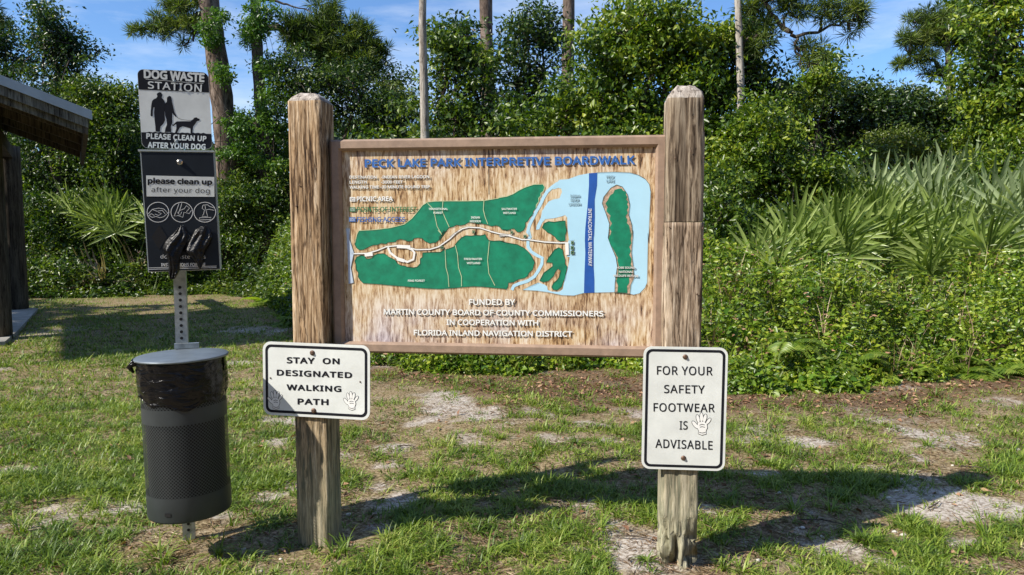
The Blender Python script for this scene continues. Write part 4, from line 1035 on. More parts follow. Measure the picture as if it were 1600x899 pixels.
m_ = MB(); rs = random.Random(4)
for (px, py) in [(110,640),(200,655),(150,770),(330,690),(620,700),(700,840),(900,720),(1250,820),(1400,690),(1350,862),(1500,735),(770,800),(960,845),(1180,780),(480,600),(60,790),(860,790),(1450,800),(300,505),(1290,670)]:
    c_ = gnd(px, py); a = rs.uniform(-.8, .8); l_ = rs.uniform(.06, .2); z = float(hground([c_.x], [c_.y])[0]) + .012
    p0 = Vector((c_.x, c_.y, z)); d = Vector((math.cos(a), math.sin(a), 0))
    m_.tube([p0, p0 + d * l_ * .5 + Vector((rs.uniform(-.01, .01), rs.uniform(-.02, .02), .006)), p0 + d * l_], [.0035, .003, .001], 5)
    if rs.random() < .5: m_.tube([p0 + d * l_ * .45, p0 + d * l_ * .7 + Vector((0, .03, .01))], [.002, .001], 4)
tag(m_.build('fallen_twigs', M['bark_dark']), 'thin fallen twigs lying on the grass and sand', 'twigs', kind='stuff')
m_ = MB()
for (px, py) in [(898,885),(1397,832),(1572,842),(1590,702),(1488,730),(598,872),(1490,852),(1245,730),(690,868),(400,800),(1052,660),(1440,640)] + [(rs.uniform(20, 1580), rs.uniform(640, 895)) for _ in range(60)]:
    c_ = gnd(px, py); z = float(hground([c_.x], [c_.y])[0]); q = rs.uniform(.003, .009); pts = []
    for k in range(3):
        for j in range(6):
            a = j * 1.047 + rs.uniform(-.3, .3); rr_ = q * (1.1, 1.0, .5)[k] * rs.uniform(.8, 1.25); pts.append((c_.x + rr_ * math.cos(a) * 1.4, c_.y + rr_ * math.sin(a), z + q * (.0, .55, 1.0)[k]))
    m_.add(pts, [(k*6+j, k*6+(j+1) % 6, k*6+6+(j+1) % 6, k*6+6+j) for k in range(2) for j in range(6)] + [tuple(12 + j for j in range(6))])
M['shell'] = paint('pale_shell', (.62,.57,.48), .6, var=.3, scale=60, bmp=.1)
tag(m_.build('shell_fragments', M['shell']), 'small pale shell and stone fragments in the sand', 'pebbles', kind='stuff')

# ------------------------------------------------------------------ undergrowth (nobody could count its stems)
HPX = np.array([-900, 0, 110, 230, 330, 440, 520, 700, 1000, 1110, 1200, 1400, 1600, 2400], float)
HV = np.array([1.9, 1.9, 1.75, 1.7, 1.6, 1.5, 1.2, 1.1, 1.0, 1.0, .95, .92, .95, .95])
def hcover(x, y):
    d = edge_d(x, y); px = pxof(x, y); H_ = np.interp(px, HPX, HV)
    left = np.clip((560 - px) / 120, 0, 1)
    rise = np.clip(d / (1.5 + 1.6 * left), 0, 1) ** .8
    lump = .45 + 1.05 * fbm(p2(x, y, 1.25), 71, 3)
    gapn = np.clip((fbm(p2(x, y, 3.6), 77, 2) - .36) * 7, .25, 1)
    return np.clip(d * 2.2, 0, 1) * (.16 + (H_ - .16) * rise * lump) * gapn
def undergrowth(name, pxa, pxb, n, depth, lsz, mat, label, top_bias=2.2, seed=0, hs=1.0, noise_thr=0.0, wr=.55):
    px = RNG.uniform(pxa, pxb, n)
    ye = np.interp(px, EX, EY); u = RNG.random(n) ** 1.25
    y = ye - .5 + u * depth; x = (px - 800) / FOC * y
    h = hcover(x, y) * hs; k = h > .02
    if noise_thr: k &= fbm(p2(x, y, 1.6), 80 + seed, 3) > noise_thr
    x, y, h, px = x[k], y[k], h[k], px[k]; n = len(x)
    z = h * (1 - RNG.random(n) ** top_bias * .9) + RNG.normal(0, .035, n)
    z = np.maximum(z, .01)
    d = rdir(n); d[:, 2] = d[:, 2] * .6 + .1; d[:, 1] -= .25
    nor = rdir(n) * .75 + np.array([[-.25, -.45, .75]])
    ln = RNG.uniform(.6, 1.35, n) * lsz * (y / 8) ** .35
    v, t_ = leaves(np.stack([x, y, z], 1), d, nor, ln, ln * wr)
    o = link(name, mesh_from(name, v, tris=t_), M[mat]); tag(o, label, 'undergrowth', kind='stuff'); return o
undergrowth('undergrowth', 420, 1800, 120000, 4.6, .056, 'leaf_cover', 'low bright green undergrowth banked behind the map board and to the right')
undergrowth('undergrowth', -160, 520, 90000, 5.5, .06, 'leaf_mid', 'taller green undergrowth beyond the lawn at the left', seed=2)
undergrowth('undergrowth', 420, 1800, 24000, 3.4, .08, 'leaf_olive', 'yellowish weeds mixed through the undergrowth at the right', seed=3, hs=1.08, noise_thr=.52, wr=.3)
undergrowth('broad_leaf_vine', 560, 1700, 5200, 1.3, .075, 'grape', 'broad light green vine leaves creeping along the front of the undergrowth', top_bias=1.2, seed=4, noise_thr=.5, wr=.85)
undergrowth('dead_leaves', 420, 1800, 9000, 4.0, .05, 'dead', 'brown dead leaves and twigs caught in the right undergrowth', seed=6, hs=1.03, noise_thr=.50, wr=.35)
M['petal'] = paint('pale_yellow_petal', (.75,.72,.42), .6, var=.2, bmp=0)
undergrowth('wild_flowers', 1080, 1750, 260, 3.0, .022, 'petal', 'tiny pale flowers dotted over the right undergrowth', top_bias=12, seed=7, hs=1.06, wr=.9)
def fern_mesh(seed):
    rs = np.random.default_rng(seed); P_, D_, N_, L_ = [], [], [], []
    for i in range(34):
        f = i / 34; c_ = np.array([0, -.55 * f, .42 * f - .34 * f * f]); 
        for s_ in (-1, 1):
            P_.append(c_); D_.append([s_, -.45, -.12 + rs.normal(0, .06)]); N_.append([0, -.2, 1]); L_.append(.02 + .16 * math.sin(min(1, f * 1.15 + .1) * 3.0) ** 1)
    v, t_ = leaves(np.array(P_), np.array(D_, float), np.array(N_, float), np.array(L_), np.array(L_) * .13 + .004, .05)
    me = mesh_from('frond', v, tris=t_); me.materials.append(M['fern']); return me
M['fern'] = greens('fern_leaf', (.05,.10,.012), (.11,.19,.02), (.18,.27,.03), (.28,.33,.05), trans=.4)
FERN = [fern_mesh(s) for s in range(3)]
FL = ('largest near the right edge, beside the brown litter', 'low on the ground at the foot of the right bank', 'cut by the right edge of the picture', 'just right of the footwear sign corner', 'second from the footwear sign, low down',
 'in the middle of the right bank', 'tucked behind the left post at the lawn corner', 'peeping out right beside the left post', 'left of the pole at the lawn edge', 'between the shelter post and the pole', 'nearest the shelter post', 'right of the pole at the lawn edge',
 'between the middle of the bank and the right edge', 'high on the right bank below the palmettos')
for i, (px, py, sc) in enumerate(((1540,540,1.0),(1500,570,.8),(1585,560,1.0),(1125,520,.8),(1150,545,.7),(1330,500,.7),(420,440,1.0),(455,470,1.1),(230,445,1.0),(160,450,1.0),(100,455,.9),(300,450,.9),(1440,520,.7),(1235,470,.7))):
    ye = float(np.interp(px, EX, EY)) + (.25 if px > 500 else .5); x_ = (px - 800) / FOC * ye
    z_ = max(.05, at(px, py, ye).z - .1)
    rt = bpy.data.objects.new('fern', None); COL.objects.link(rt); rt.location = (x_, ye, max(0, z_ - .25))
    tag(rt, 'feathery yellow-green fern ' + FL[i], 'fern', 'ferns at the front of the undergrowth')
    for k in range(8):
        f = bpy.data.objects.new('frond', FERN[k % 3]); COL.objects.link(f); f.parent = rt
        f.rotation_euler = (random.uniform(-.2, .5), random.uniform(-.2, .2), random.uniform(-1.7, 1.7)); q_ = sc * random.uniform(.7, 1.1); f.scale = (q_, q_, q_)
def blade_clumps(nc, pxa, pxb, depth, nb, l0, l1, mat, label, name='tall_grass', dead=False):
    px = RNG.uniform(pxa, pxb, nc); y = np.interp(px, EX, EY) + RNG.random(nc) * depth; x = (px - 800) / FOC * y
    ti = np.repeat(np.arange(nc), nb); n = len(ti); a = RNG.uniform(0, 6.283, n); r_ = RNG.random(n) * .12
    X_ = x[ti] + r_*np.cos(a); Y_ = y[ti] + r_*np.sin(a); z0_ = np.maximum(hcover(X_, Y_) - l0, 0)
    v, t_ = blades(np.stack([X_, Y_, z0_], 1), a, RNG.uniform(l0, l1, n), RNG.uniform(.006, .011, n), RNG.uniform(.15, 1.0, n), 3)
    o = link(name, mesh_from(name, v, tris=t_), M[mat]); tag(o, label, 'grass', kind='stuff')
blade_clumps(150, 440, 1700, 2.6, 16, .25, .5, 'grass', 'long green grass blades rising out of the undergrowth')
blade_clumps(45, 1110, 1700, 2.4, 12, .2, .45, 'straw', 'dry brown stalks standing in the undergrowth', 'dry_stalks')
blade_clumps(60, -100, 460, 3.0, 16, .3, .6, 'grass', 'long grass blades in the left undergrowth')

# ------------------------------------------------------------------ trees
def lobe_world(lb, Yd):
    px, py, rx, ry = lb[:4]; Yl = Yd + (lb[4] if len(lb) > 4 else 0)
    c_ = at(px, py, Yl); return np.array(c_), np.array([rx * Yl / FOC, min(rx, ry * 1.3) * Yl / FOC * .9, ry * Yl / FOC])
def crown(lobes, Yd, leaf, cover, seed, cl_r=.16, gap=.42):
    P_, D_, N_ = [], [], []; centres = []
    rs_ = random.Random(seed * 7); sat = []
    for lb in lobes:
        for _ in range(6):
            a_ = rs_.uniform(0, 6.283); q_ = rs_.uniform(.75, 1.1); k_s = rs_.uniform(.22, .42)
            sat.append((lb[0] + lb[2] * q_ * math.cos(a_), lb[1] + lb[3] * q_ * math.sin(a_), lb[2] * k_s, lb[3] * k_s * .8, rs_.uniform(-.6, .6) + (lb[4] if len(lb) > 4 else 0)))
    for lb in [(l[0], l[1], l[2] * .88, l[3] * .88) + tuple(l[4:]) for l in lobes] + sat:
        c_, R_ = lobe_world(lb, Yd)
        lpx = leaf * FOC / Yd; area = math.pi * lb[2] * lb[3]
        nl = int(area / (.16 * lpx * lpx) * cover); per = 26; nc = max(6, nl // per)
        d = rdir(nc * 3); r_ = RNG.random(nc * 3) ** .42
        cc = d * r_[:, None] * R_ + c_
        nn = fbm(cc * 1.3, seed, 3) * .6 + vnoise(cc * 3.4, seed + 5) * .4; cc = cc[nn > gap][:nc]; 
        if len(cc) == 0: continue
        centres.append(cc)
        ti = np.repeat(np.arange(len(cc)), per); n = len(ti)
        rr_ = cl_r * .85 * RNG.uniform(.5, 1.5, len(cc))[ti][:, None]
        pp = cc[ti] + RNG.normal(size=(n, 3)) * rr_ * np.array([[1.1, 1.1, .6]])
        P_.append(pp); out = unit(pp - c_)
        D_.append(rdir(n) * .8 + out * .5 + np.array([[0, 0, -.15]]))
        N_.append(rdir(n) * .8 + out * .35 + np.array([[-.15, -.15, .6]]))
    P_, D_, N_ = map(np.concatenate, (P_, D_, N_)); n = len(P_)
    k = P_[:, 2] > .02; P_, D_, N_ = P_[k], D_[k], N_[k]; n = len(P_)
    ln = RNG.uniform(.5, 1.45, n) * leaf
    return leaves(P_, D_, N_, ln, ln * .5), np.concatenate(centres)
def wob(a, b_, n, amp, seed):
    pts = []
    for i in range(n + 1):
        f = i / n; p = a.lerp(b_, f); q = math.sin(f * math.pi)
        rs = random.Random(seed * 31 + i)
        pts.append(p + Vector((rs.uniform(-1, 1), rs.uniform(-1, 1), rs.uniform(-.5, .5))) * amp * q)
    return pts
def leafy(kind, label, cat, group, base_px, Yd, lobes, leaf=.085, cover=2.2, mat='leaf_mid', trunk=.12, bark='bark_dark', seed=1, nlimb=14, cl_r=.16, gap=.42, crown_name='crown'):
    b_ = at(base_px, 400, Yd); b_ = Vector((b_.x, Yd, 0))
    root = thing(kind, (b_.x, b_.y, 0), 0, label, cat, group)
    (v, t_), cc = crown(lobes, Yd, leaf, cover, seed, cl_r, gap)
    link(crown_name, mesh_from(crown_name, v, tris=t_), M[mat], root)
    m_ = MB(); rs = random.Random(seed)
    c0 = Vector(lobe_world(lobes[0], Yd)[0]); fork = Vector((b_.x * .6 + c0.x * .4, b_.y * .6 + c0.y * .4, max(.3, c0.z * .45)))
    m_.tube(wob(b_ - Vector((0, 0, .1)), fork, 5, trunk * .5, seed), [trunk * (1.0 - .5 * i / 5) for i in range(6)], 9)
    for lb in lobes:
        lc = Vector(lobe_world(lb, Yd)[0]); m_.tube(wob(fork, lc, 6, .25, seed + int(lb[0])), [trunk * (.42 - .3 * i / 6) for i in range(7)], 6)
        for _ in range(nlimb):
            q = Vector(cc[rs.randrange(len(cc))])
            if (q - lc).length < 1.3: m_.tube(wob(lc, q, 4, .15, rs.randrange(9999)), [.02 * max(.4, trunk / .12) * (1 - .75 * i / 4) for i in range(5)], 4, False)
    m_.build('trunk' if cat == 'tree' else 'stem', M[bark], root)
    return root
BG = 'broadleaf trees behind the lawn'
def pine_tufts(cs, nl, ln, wd):
    n = len(cs); ti = np.repeat(np.arange(n), nl); d = rdir(len(ti)); d[:, 2] += .25
    pos = cs[ti] + d * .02; return leaves(pos, d, rdir(len(ti)), RNG.uniform(.7, 1.2, len(ti)) * ln, np.full(len(ti), wd), 0.0)
def pine(label, trunk_px, Yd, r_px, limbs, lobes, seed, bark='bark', ntuft=1.0, ln=.20, wd=.011, base=None, sag=.0):
    """trunk_px: picture points up the stem; limbs: (points, start radius px); lobes carry needle tufts on twigs"""
    pts = [at(px, py, Yd) for px, py in trunk_px]
    b_ = Vector((pts[0].x, pts[0].y, 0))
    root = thing('pine_tree', (b_.x, b_.y, 0), 0, label, 'tree', 'tall pines and bare stems among the trees')
    m_ = MB(); allp = [b_ - Vector((0, 0, .1))] + pts
    dense = []
    for a, c_ in zip(allp[:-1], allp[1:]):
        for k in range(6): dense.append(a.lerp(c_, k / 6))
    dense.append(allp[-1]); R0 = r_px * Yd / FOC
    rr_ = [R0 * (1.12 - .35 * i / len(dense)) * (1 + .05 * math.sin(i * 2.1 + seed)) for i in range(len(dense))]
    m_.tube(dense, rr_, 14); m_.build('trunk', M[bark], root, True)
    lp = []
    if limbs:
        m_ = MB()
        for pl_, r0 in limbs:
            q = [at(a[0], a[1], Yd + (a[2] if len(a) > 2 else 0)) for a in pl_]; dn = []
            for a, c_ in zip(q[:-1], q[1:]):
                for k in range(4): dn.append(a.lerp(c_, k / 4) + Vector((random.uniform(-.03, .03), random.uniform(-.03, .03), random.uniform(-.03, .03))))
            dn.append(q[-1]); lp += dn
            m_.tube(dn, [r0 * Yd / FOC * (1 - .75 * i / len(dn)) for i in range(len(dn))], 7)
        m_.build('limb', M['bark_dark'], root)
    if lobes:
        T_, m_ = [], MB()
        for lb in lobes:
            c_, R_ = lobe_world(lb, Yd); n = int(math.pi * lb[2] * lb[3] / 62 * ntuft)
            d = rdir(n); cs = c_ + d * (RNG.random(n) ** .5)[:, None] * R_; 
            T_.append(cs)
            for q in cs[::3]:
                q = Vector(q); 
                if lp:
                    s_ = min(lp, key=lambda p: (p - q).length)
                    if (s_ - q).length < 2.0:
                        md = s_.lerp(q, .55) + Vector((0, 0, -.08)); m_.tube([s_, md, q], [.022, .014, .006], 4, False)
        if m_.v: tag(m_.build('twigs', M['bark_dark'], root), kind='stuff')
        v, t_ = pine_tufts(np.concatenate(T_), 44, ln, wd)
        link('crown', mesh_from('crown', v, tris=t_), M['needle'], root)
    return root

# tall stems, left to right
pine('thick pine trunk rising behind the dog waste sign, its bough reaching left', [(358,330),(352,200),(340,100),(326,0),(312,-120)], 15.6, 17,
     [([(322,18),(300,30),(270,38),(235,45),(205,48)], 5), ([(318,-10),(285,2),(262,8)], 4), ([(318,18),(300,60),(288,72)], 2.5)],
     [(300,40,30,18),(265,38,32,18),(225,48,26,10),(290,12,36,16),(262,8,16,10),(284,70,8,8),(255,55,12,6)], 1)
pine('slimmer vine-clad pine left of the map board with boughs reaching right', [(412,330),(410,200),(403,100),(400,40),(398,-80)], 16.0, 9.5,
     [([(408,48),(430,42),(450,52),(480,72),(520,85),(560,82),(605,82)], 5.5), ([(450,52),(480,40),(510,45)], 3.5), ([(480,72),(520,105),(560,125),(590,120)], 3), ([(404,50),(385,42),(378,25)], 2.5), ([(400,-5),(440,5),(476,14)], 2.5)],
     [(465,45,28,24),(505,40,30,26),(515,70,42,24),(555,60,36,26),(520,15,12,14),(590,80,22,10),(560,100,40,20),(520,100,30,16),(495,8,12,6),(388,62,9,12),(480,65,40,26),(540,110,44,24),(580,115,24,16)], 2, ntuft=1.05, ln=.26, wd=.013)
pine('slim pale dead stem rising just left of the middle of the map board', [(665,330),(664,215),(662,120),(660,40),(662,-120)], 10.0, 7, [], [], 3, bark='bark_grey')
pine('brown pine trunk behind the bushes above the title of the map', [(766,330),(763,180),(760,60),(757,-120)], 17.0, 11.5, [], [], 4)
pine('darker brown trunk between the brown pine and the bright oak', [(886,330),(886,160),(888,60),(890,-120)], 17.5, 10.5, [], [], 5)
pine('leaning thin trunk showing above the bright oak', [(968,330),(972,120),(980,40),(992,-60)], 18.0, 8, [], [], 6, bark='bark_dark')
pine('slim pale pine right of the right post with a dark bough hanging at the top', [(1162,400),(1160,240),(1157,120),(1153,0),(1151,-120)], 11.0, 6.2,
     [([(1153,-60),(1185,-8),(1205,18),(1232,52),(1245,58),(1280,48),(1310,38),(1340,30)], 4.5), ([(1245,58),(1242,72),(1250,95),(1262,104)], 2.5), ([(1232,52),(1225,38),(1232,10),(1240,-10)], 2.5), ([(1280,48),(1290,20),(1300,0)], 2.5), ([(1157,70),(1175,60),(1195,50)], 2)],
     [(1240,15,40,16),(1300,15,40,20),(1345,22,18,20),(1270,78,24,14),(1262,98,16,10),(1180,15,24,20),(1190,62,26,22),(1335,48,14,10),(1215,-20,60,20)], 7, bark='bark_grey', ntuft=.55, ln=.2, wd=.008)
pine('spreading pine with an open rounded crown at the right, beyond the dark trees', [(1486,300),(1484,140),(1480,60),(1488,20)], 17.0, 4.5,
     [([(1484,140),(1465,100),(1440,85),(1410,95)], 3), ([(1480,100),(1500,60),(1520,30)], 3), ([(1481,80),(1460,50),(1440,30)], 2.5), ([(1484,120),(1450,115),(1430,120)], 2)],
     [(1450,30,32,16),(1500,22,40,18),(1420,62,26,16),(1465,62,36,18),(1515,60,30,26),(1405,100,16,10),(1440,92,26,12),(1458,112,20,10),(1490,45,44,26)], 8, ln=.22, wd=.013, ntuft=1.1)
pine('pine bough tip poking in at the top left edge', [(-70,330),(-60,0),(-60,-80)], 14.0, 9, [([(-60,10),(-20,22),(0,28)], 3)], [(-8,28,14,9),(-30,10,26,16)], 9)

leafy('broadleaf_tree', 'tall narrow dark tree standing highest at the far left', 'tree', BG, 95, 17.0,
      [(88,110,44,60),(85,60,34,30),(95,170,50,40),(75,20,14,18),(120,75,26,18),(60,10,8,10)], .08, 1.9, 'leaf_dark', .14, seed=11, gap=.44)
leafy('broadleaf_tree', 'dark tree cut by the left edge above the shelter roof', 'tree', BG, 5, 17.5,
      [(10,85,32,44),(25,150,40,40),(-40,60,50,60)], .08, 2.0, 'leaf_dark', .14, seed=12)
leafy('broadleaf_tree', 'rounded green tree just left of the dog waste sign', 'tree', BG, 170, 16.5,
      [(170,185,50,50),(205,170,26,34),(130,215,50,50),(190,250,60,50),(150,150,30,26)], .08, 2.2, 'leaf_mid', .14, seed=13)
leafy('broadleaf_tree', 'shaded tree behind the shelter posts and the box', 'tree', BG, 120, 17.5,
      [(60,240,80,60),(150,290,90,50),(230,300,70,50)], .085, 2.0, 'leaf_dark', .12, seed=14)
leafy('broadleaf_tree', 'dense green tree between the dog waste sign and the left post', 'tree', BG, 380, 16.4,
      [(375,230,40,50),(345,270,40,40),(420,260,46,60),(385,190,22,20)], .08, 2.3, 'leaf_mid', .12, seed=15)
leafy('climbing_vine', 'ivy climbing thickly up the slim pine left of the board', 'vine', None, 425, 15.2,
      [(425,120,24,40),(430,180,28,46),(420,230,30,40),(408,25,18,24),(396,60,12,16)], .075, 2.4, 'leaf_vine', .04, seed=16, nlimb=3, cl_r=.1, crown_name='foliage')
leafy('climbing_vine', 'sparse ivy clinging to the thick pine trunk above the dog waste sign', 'vine', None, 346, 15.1,
      [(334,34,14,22),(352,110,10,14),(362,190,14,18),(358,225,18,22),(330,60,9,12)], .07, 1.5, 'leaf_vine', .03, seed=17, nlimb=2, cl_r=.08, crown_name='foliage')
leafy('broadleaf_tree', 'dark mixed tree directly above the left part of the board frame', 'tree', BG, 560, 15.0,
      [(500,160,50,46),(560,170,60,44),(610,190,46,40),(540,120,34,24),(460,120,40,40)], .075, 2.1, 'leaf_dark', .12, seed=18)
leafy('broadleaf_tree', 'small grey-green tree left of the slim pale stem', 'tree', BG, 605, 16.0,
      [(600,125,32,22),(625,165,26,26),(590,150,26,20)], .07, 1.5, 'leaf_olive', .07, 'bark_grey', seed=19, gap=.46)
leafy('broadleaf_tree', 'glossy green tree between the slim pale stem and the brown pine', 'tree', BG, 705, 12.5,
      [(700,110,42,46),(705,60,30,28),(740,140,46,50),(680,180,46,36),(730,70,22,26),(770,190,50,36)], .09, 2.0, 'leaf_mid', .1, seed=20, gap=.43)
leafy('broadleaf_tree', 'dark airy tree between the two brown trunks', 'tree', BG, 825, 14.0,
      [(825,50,40,50),(850,110,40,50),(800,130,40,50),(830,170,40,40),(815,30,18,20),(860,40,20,26)], .085, 1.6, 'leaf_dark', .1, seed=21, gap=.46)
leafy('oak_tree', 'big bright green oak filling the sky behind the board title', 'tree', BG, 1010, 11.5,
      [(1040,60,70,50),(980,90,80,56),(1090,110,60,60),(930,150,70,56),(1020,170,110,60),(870,195,60,40),(1130,170,50,60),(1110,60,40,34),(1010,15,50,22),(940,60,30,26),(1080,230,120,60)], .09, 2.2, 'leaf_oak', .18, seed=22)
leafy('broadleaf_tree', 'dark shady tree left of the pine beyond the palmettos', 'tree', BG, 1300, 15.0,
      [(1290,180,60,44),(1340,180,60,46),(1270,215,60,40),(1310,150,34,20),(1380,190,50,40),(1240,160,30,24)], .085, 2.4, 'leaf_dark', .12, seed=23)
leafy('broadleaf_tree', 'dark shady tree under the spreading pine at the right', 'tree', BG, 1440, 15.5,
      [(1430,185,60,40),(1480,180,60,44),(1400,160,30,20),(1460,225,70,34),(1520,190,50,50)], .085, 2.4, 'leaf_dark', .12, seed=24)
leafy('broadleaf_tree', 'tall leafy tree filling the top right corner', 'tree', BG, 1590, 11.5,
      [(1580,40,60,50),(1560,120,60,60),(1610,180,70,70),(1545,200,40,50),(1560,-10,60,40),(1530,100,26,30)], .085, 2.2, 'leaf_oak', .14, seed=25)
leafy('broadleaf_tree', 'light green sapling poking up over the dark trees', 'tree', BG, 1275, 13.5,
      [(1292,125,22,12),(1258,140,16,14),(1290,98,7,12),(1230,160,22,20)], .08, 1.8, 'leaf_oak', .05, seed=26, gap=.3)
leafy('broadleaf_tree', 'dark leafy tree right of the slim pale pine', 'tree', BG, 1180, 12.0,
      [(1180,110,18,30),(1170,60,14,20),(1190,150,22,26),(1150,100,20,40),(1175,30,16,20)], .085, 1.8, 'leaf_dark', .07, seed=27, gap=.4)
BS = 'bushes behind the undergrowth'
def bush(label, bx_, Yd, lobes, leaf, cover, mat, seed, gap=.40): return leafy('bush', label, 'bush', BS, bx_, Yd, lobes, leaf, cover, mat, .04, 'bark_dark', seed, 8, .13, gap, 'foliage')
bush('bright green bush just right of the right post', 1190, 10.4, [(1180,290,60,60),(1220,260,60,50),(1150,230,50,50),(1260,300,60,46),(1300,280,60,36),(1200,200,50,40)], .07, 2.3, 'leaf_oak', 31)
bush('dark hollow bush beside the right post', 1130, 9.2, [(1130,330,50,60),(1165,370,50,40),(1120,400,40,30)], .07, 2.0, 'leaf_mid', 32)
bush('round yellow-green bush in front of the dark trees', 1395, 12.5, [(1395,225,36,20),(1370,228,20,16),(1420,235,22,16)], .06, 2.4, 'leaf_olive', 33, .3)
bush('small green bush above the tallest palmetto fans', 1500, 12.0, [(1502,222,30,18),(1530,240,36,24)], .07, 2.2, 'leaf_oak', 34, .3)
bush('green bush against the right edge above the palmettos', 1590, 10.5, [(1590,240,46,40),(1560,260,40,30)], .07, 2.2, 'leaf_oak', 35)
bush('leafy bush between the box and the left post', 430, 15.0, [(420,330,50,40),(380,310,40,36),(450,300,30,50),(350,350,40,40)], .075, 2.1, 'leaf_mid', 36)
bush('broad green bush behind the shelter posts', 90, 15.5, [(90,350,70,50),(160,360,60,46),(30,330,50,50)], .075, 2.1, 'leaf_mid', 37)
bush('green bush behind the dog waste box', 270, 15.4, [(250,350,70,44),(310,330,50,50)], .075, 2.0, 'leaf_mid', 38)
bush('wide bush hidden mostly behind the map board', 760, 10.5, [(620,280,90,80),(760,270,90,80),(900,290,90,80),(1020,310,80,80)], .09, 1.6, 'leaf_mid', 39)
# the wood behind all of them reads as one dark mass
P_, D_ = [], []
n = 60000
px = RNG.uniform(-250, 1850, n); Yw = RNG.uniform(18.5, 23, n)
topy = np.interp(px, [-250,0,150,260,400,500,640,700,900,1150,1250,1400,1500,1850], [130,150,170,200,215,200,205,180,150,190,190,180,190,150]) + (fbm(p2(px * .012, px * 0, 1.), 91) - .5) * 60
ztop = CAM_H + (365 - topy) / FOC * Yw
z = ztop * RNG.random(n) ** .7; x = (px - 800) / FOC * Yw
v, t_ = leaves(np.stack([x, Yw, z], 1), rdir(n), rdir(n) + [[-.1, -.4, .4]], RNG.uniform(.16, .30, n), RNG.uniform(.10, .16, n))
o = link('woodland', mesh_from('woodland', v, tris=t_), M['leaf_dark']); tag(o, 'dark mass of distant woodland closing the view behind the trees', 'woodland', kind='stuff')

n = 26000  # unseen leaf ring, added to cut low sky light and darken reflections
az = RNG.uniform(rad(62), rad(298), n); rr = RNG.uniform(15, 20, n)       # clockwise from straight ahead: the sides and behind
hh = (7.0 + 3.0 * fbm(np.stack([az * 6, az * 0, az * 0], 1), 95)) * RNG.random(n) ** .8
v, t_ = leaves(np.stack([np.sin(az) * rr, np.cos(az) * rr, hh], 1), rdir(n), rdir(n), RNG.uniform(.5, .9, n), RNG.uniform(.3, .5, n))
o = link('woodland', mesh_from('woodland', v, tris=t_), M['leaf_dark']); tag(o, 'unseen ring of woodland added round the clearing to block low sky light', 'woodland', kind='stuff')

# ------------------------------------------------------------------ saw palmettos
def fan_mesh(seed, nleaf=19, R_=.5, droop=.2, mat='palmetto'):
    rs = np.random.default_rng(seed); V, Tn = [], []
    span = rad(205)
    for i in range(nleaf):
        a = -span / 2 + span * i / (nleaf - 1) + rs.normal(0, .02); L_ = R_ * (1 - .22 * abs(a) / (span / 2)) * rs.uniform(.9, 1.08)
        w = .019 * rs.uniform(.85, 1.15); dx, dz = math.sin(a), math.cos(a); sx_, sz_ = dz, -dx
        b_ = len(V)
        prof_ = [(0, .35), (.25, .9), (.55, 1.0), (.82, .6), (1.0, .03)]
        tw = rs.normal(0, .2); dr = droop * rs.uniform(.5, 1.6)
        for f, ww in prof_:
            y = -.10 * f * f * R_ + dr * f ** 2.4 * -.25 + (.02 if i % 2 else -.02) * f
            cz = dz * L_ * f - dr * f ** 3 * .35 * L_
            for s_ in (-1, 0, 1):
                V.append((dx * L_ * f + s_ * sx_ * w * ww, y + (0.012 * ww if s_ == 0 else 0) + s_ * tw * w * ww, cz + s_ * sz_ * w * ww))
        for r_ in range(len(prof_) - 1):
            for c_ in (0, 1):
                p = b_ + r_ * 3 + c_; Tn.append((p, p + 1, p + 4, p + 3))
    me = mesh_from('frond', np.array(V), quads=np.array(Tn)); me.materials.append(M[mat]); return me
FANS = [fan_mesh(s, 16 + s % 3, .62, .15 + .1 * (s % 3)) for s in range(4)]
FANG = [fan_mesh(s + 20, 15, .56, .25, 'palmetto_green') for s in range(3)]
FAND = [fan_mesh(40, 14, .4, 1.2, 'dead_frond')]
def stalk_mesh():
    m_ = MB(); m_.tube([(0, 0, 0), (0, -.03, .5), (0, -.02, 1.0)], [.012, .008, .006], 5); me = m_.mesh('stalk'); me.materials.append(M['palmetto_green']); return me
STALK = stalk_mesh()
m_ = MB(); m_.tube([(0, 0, -.05), (.05, -.02, .12), (.04, -.05, .3)], [.09, .08, .05], 8)
BASE = m_.mesh('stem'); BASE.materials.append(M['dead_frond'])
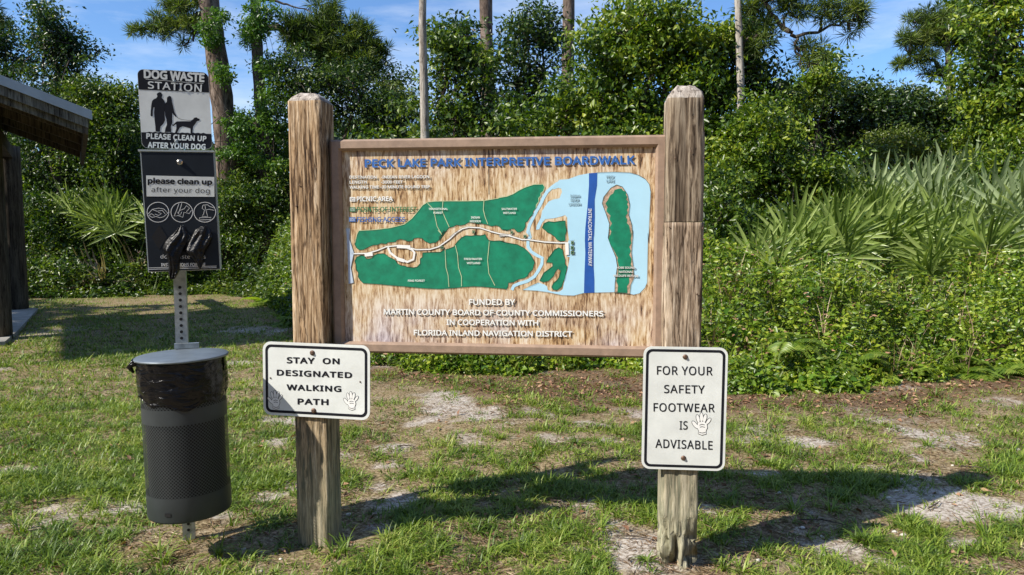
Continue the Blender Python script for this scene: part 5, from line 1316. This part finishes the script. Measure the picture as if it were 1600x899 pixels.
def palmetto(px, py, Yd, sc, nf, kind, label, seed, dead=1, lift=None):
    """px,py: middle of the plant's fans in the picture"""
    rs = random.Random(seed); c_ = at(px, py, Yd)
    H_ = max(.35, c_.z); sc *= 1.18
    root = bpy.data.objects.new('saw_palmetto', None); COL.objects.link(root); root.location = (c_.x, c_.y, 0)
    tag(root, label, 'palmetto', 'saw palmettos behind the undergrowth')
    st = bpy.data.objects.new('stem', BASE); COL.objects.link(st); st.parent = root; st.scale = (sc, sc, 1); st.rotation_euler = (0, 0, rs.uniform(0, 6))
    base = Vector((0, 0, min(.3, H_ * .3)))
    for i in range(nf + dead):
        isd = i >= nf
        az = rs.uniform(0, 6.283) if i else -1.57; el = rs.uniform(.25, 1.25) if not isd else rs.uniform(-.3, .1)
        d = Vector((math.cos(az) * math.cos(el), math.sin(az) * math.cos(el) * .8 - .15, math.sin(el)))
        tip = Vector((d.x * .42 * sc, d.y * .42 * sc, H_ * (.72 if not isd else .35) + (d.z - .5) * .5 * sc))
        ax = (tip - base); Ls = ax.length
        s_ = bpy.data.objects.new('stalk', STALK); COL.objects.link(s_); s_.parent = root; s_.location = base
        s_.rotation_mode = 'QUATERNION'; s_.rotation_quaternion = ax.to_track_quat('Z', 'Y'); s_.scale = (1, 1, Ls)
        me = rs.choice(FAND if isd else (FANS if kind == 0 else FANG))
        f = bpy.data.objects.new('frond', me); COL.objects.link(f); f.parent = root; f.location = tip
        # fan opens outwards and up, its flat side towards the light and the path
        up = (ax.normalized() * .8 + Vector((0, 0, .55 if not isd else -.6)) + Vector((rs.uniform(-.3, .3), rs.uniform(-.2, .2), 0))).normalized()
        fw = Vector((d.x * .35 - .35 + rs.uniform(-.4, .4), d.y * .3 - 1.0, .5)); fw = (fw - up * fw.dot(up)).normalized()   # local -Y
        X_ = up.cross(fw).normalized() * 1; Mx = Matrix((( X_.x, -fw.x, up.x), (X_.y, -fw.y, up.y), (X_.z, -fw.z, up.z)))
        if Mx.determinant() < 0: Mx = Matrix(((-X_.x, -fw.x, up.x), (-X_.y, -fw.y, up.y), (-X_.z, -fw.z, up.z)))
        f.rotation_mode = 'QUATERNION'; f.rotation_quaternion = Mx.to_quaternion(); k = sc * rs.uniform(.8, 1.15); f.scale = (k, k, k)
    return root
PAL = [
 (1200,385,7.9,.75,6,1,1,'small palmetto almost touching the right post outline'),
 (1425,300,10.3,1.1,8,0,0,'pale palmetto in the heart of the thicket'),
 (1520,300,10.2,1.1,8,0,0,'pale palmetto right of the heart of the thicket'),
 (1515,370,8.6,.95,7,1,0,'palmetto just left of the dead leaf skirt'),
 (1610,290,10.8,1.2,8,0,0,'high blue-green palmetto against the right edge'),
 (1245,365,8.4,.85,7,1,2,'low palmetto nearest the right post, with brown-tipped fans'),
 (1305,352,8.5,.85,6,1,2,'green palmetto second from the right post, pale dead leaf at its foot'),
 (1275,322,9.2,.9,6,1,0,'shaded palmetto behind the two nearest the right post'),
 (1345,310,9.9,1.0,8,1,1,'palmetto with upright green fans beside the bright bush'),
 (1375,350,9.2,1.0,8,1,2,'palmetto with bleached dead fans heaped under it'),
 (1430,345,9.3,1.0,8,1,1,'wide palmetto in the middle of the thicket front'),
 (1400,275,10.8,1.1,8,0,0,'blue-green palmetto at the upper left of the thicket'),
 (1450,270,11.2,1.15,9,0,0,'tallest blue-green palmetto under the dark trees'),
 (1505,265,11.2,1.15,9,0,0,'blue-green palmetto below the small green bush'),
 (1555,275,10.9,1.1,8,0,0,'blue-green palmetto at the upper right of the thicket'),
 (1480,320,9.9,1.05,8,1,1,'yellow-green palmetto behind the thicket front'),
 (1535,335,9.4,1.05,9,0,1,'palmetto with a large open star-shaped fan'),
 (1590,330,9.2,1.1,9,0,1,'palmetto cut by the right edge with grey-green fans'),
 (1560,395,8.6,.9,6,0,2,'low palmetto at the right with a dead leaf skirt'),
 (1640,300,9.8,1.1,7,0,0,'palmetto at the far right edge behind the cut one'),
 (1330,255,11.5,.8,5,1,0,'small palmetto tips poking above the bright bush'),
 (1480,385,8.7,.75,5,1,1,'small palmetto half sunk in the undergrowth'),
 (160,308,15.2,1.25,7,1,2,'palmetto in the shade left of the dog waste box'),
 (200,316,14.9,1.15,6,1,3,'palmetto with brown dead fans touching the box outline'),
 (128,300,15.4,1.1,5,1,1,'dim palmetto nearest the shelter post'),
]
for i, (px, py, Yd, sc, nf, kind, dead, lb) in enumerate(PAL): palmetto(px, py, Yd, sc, nf, kind, lb, 100 + i, dead)
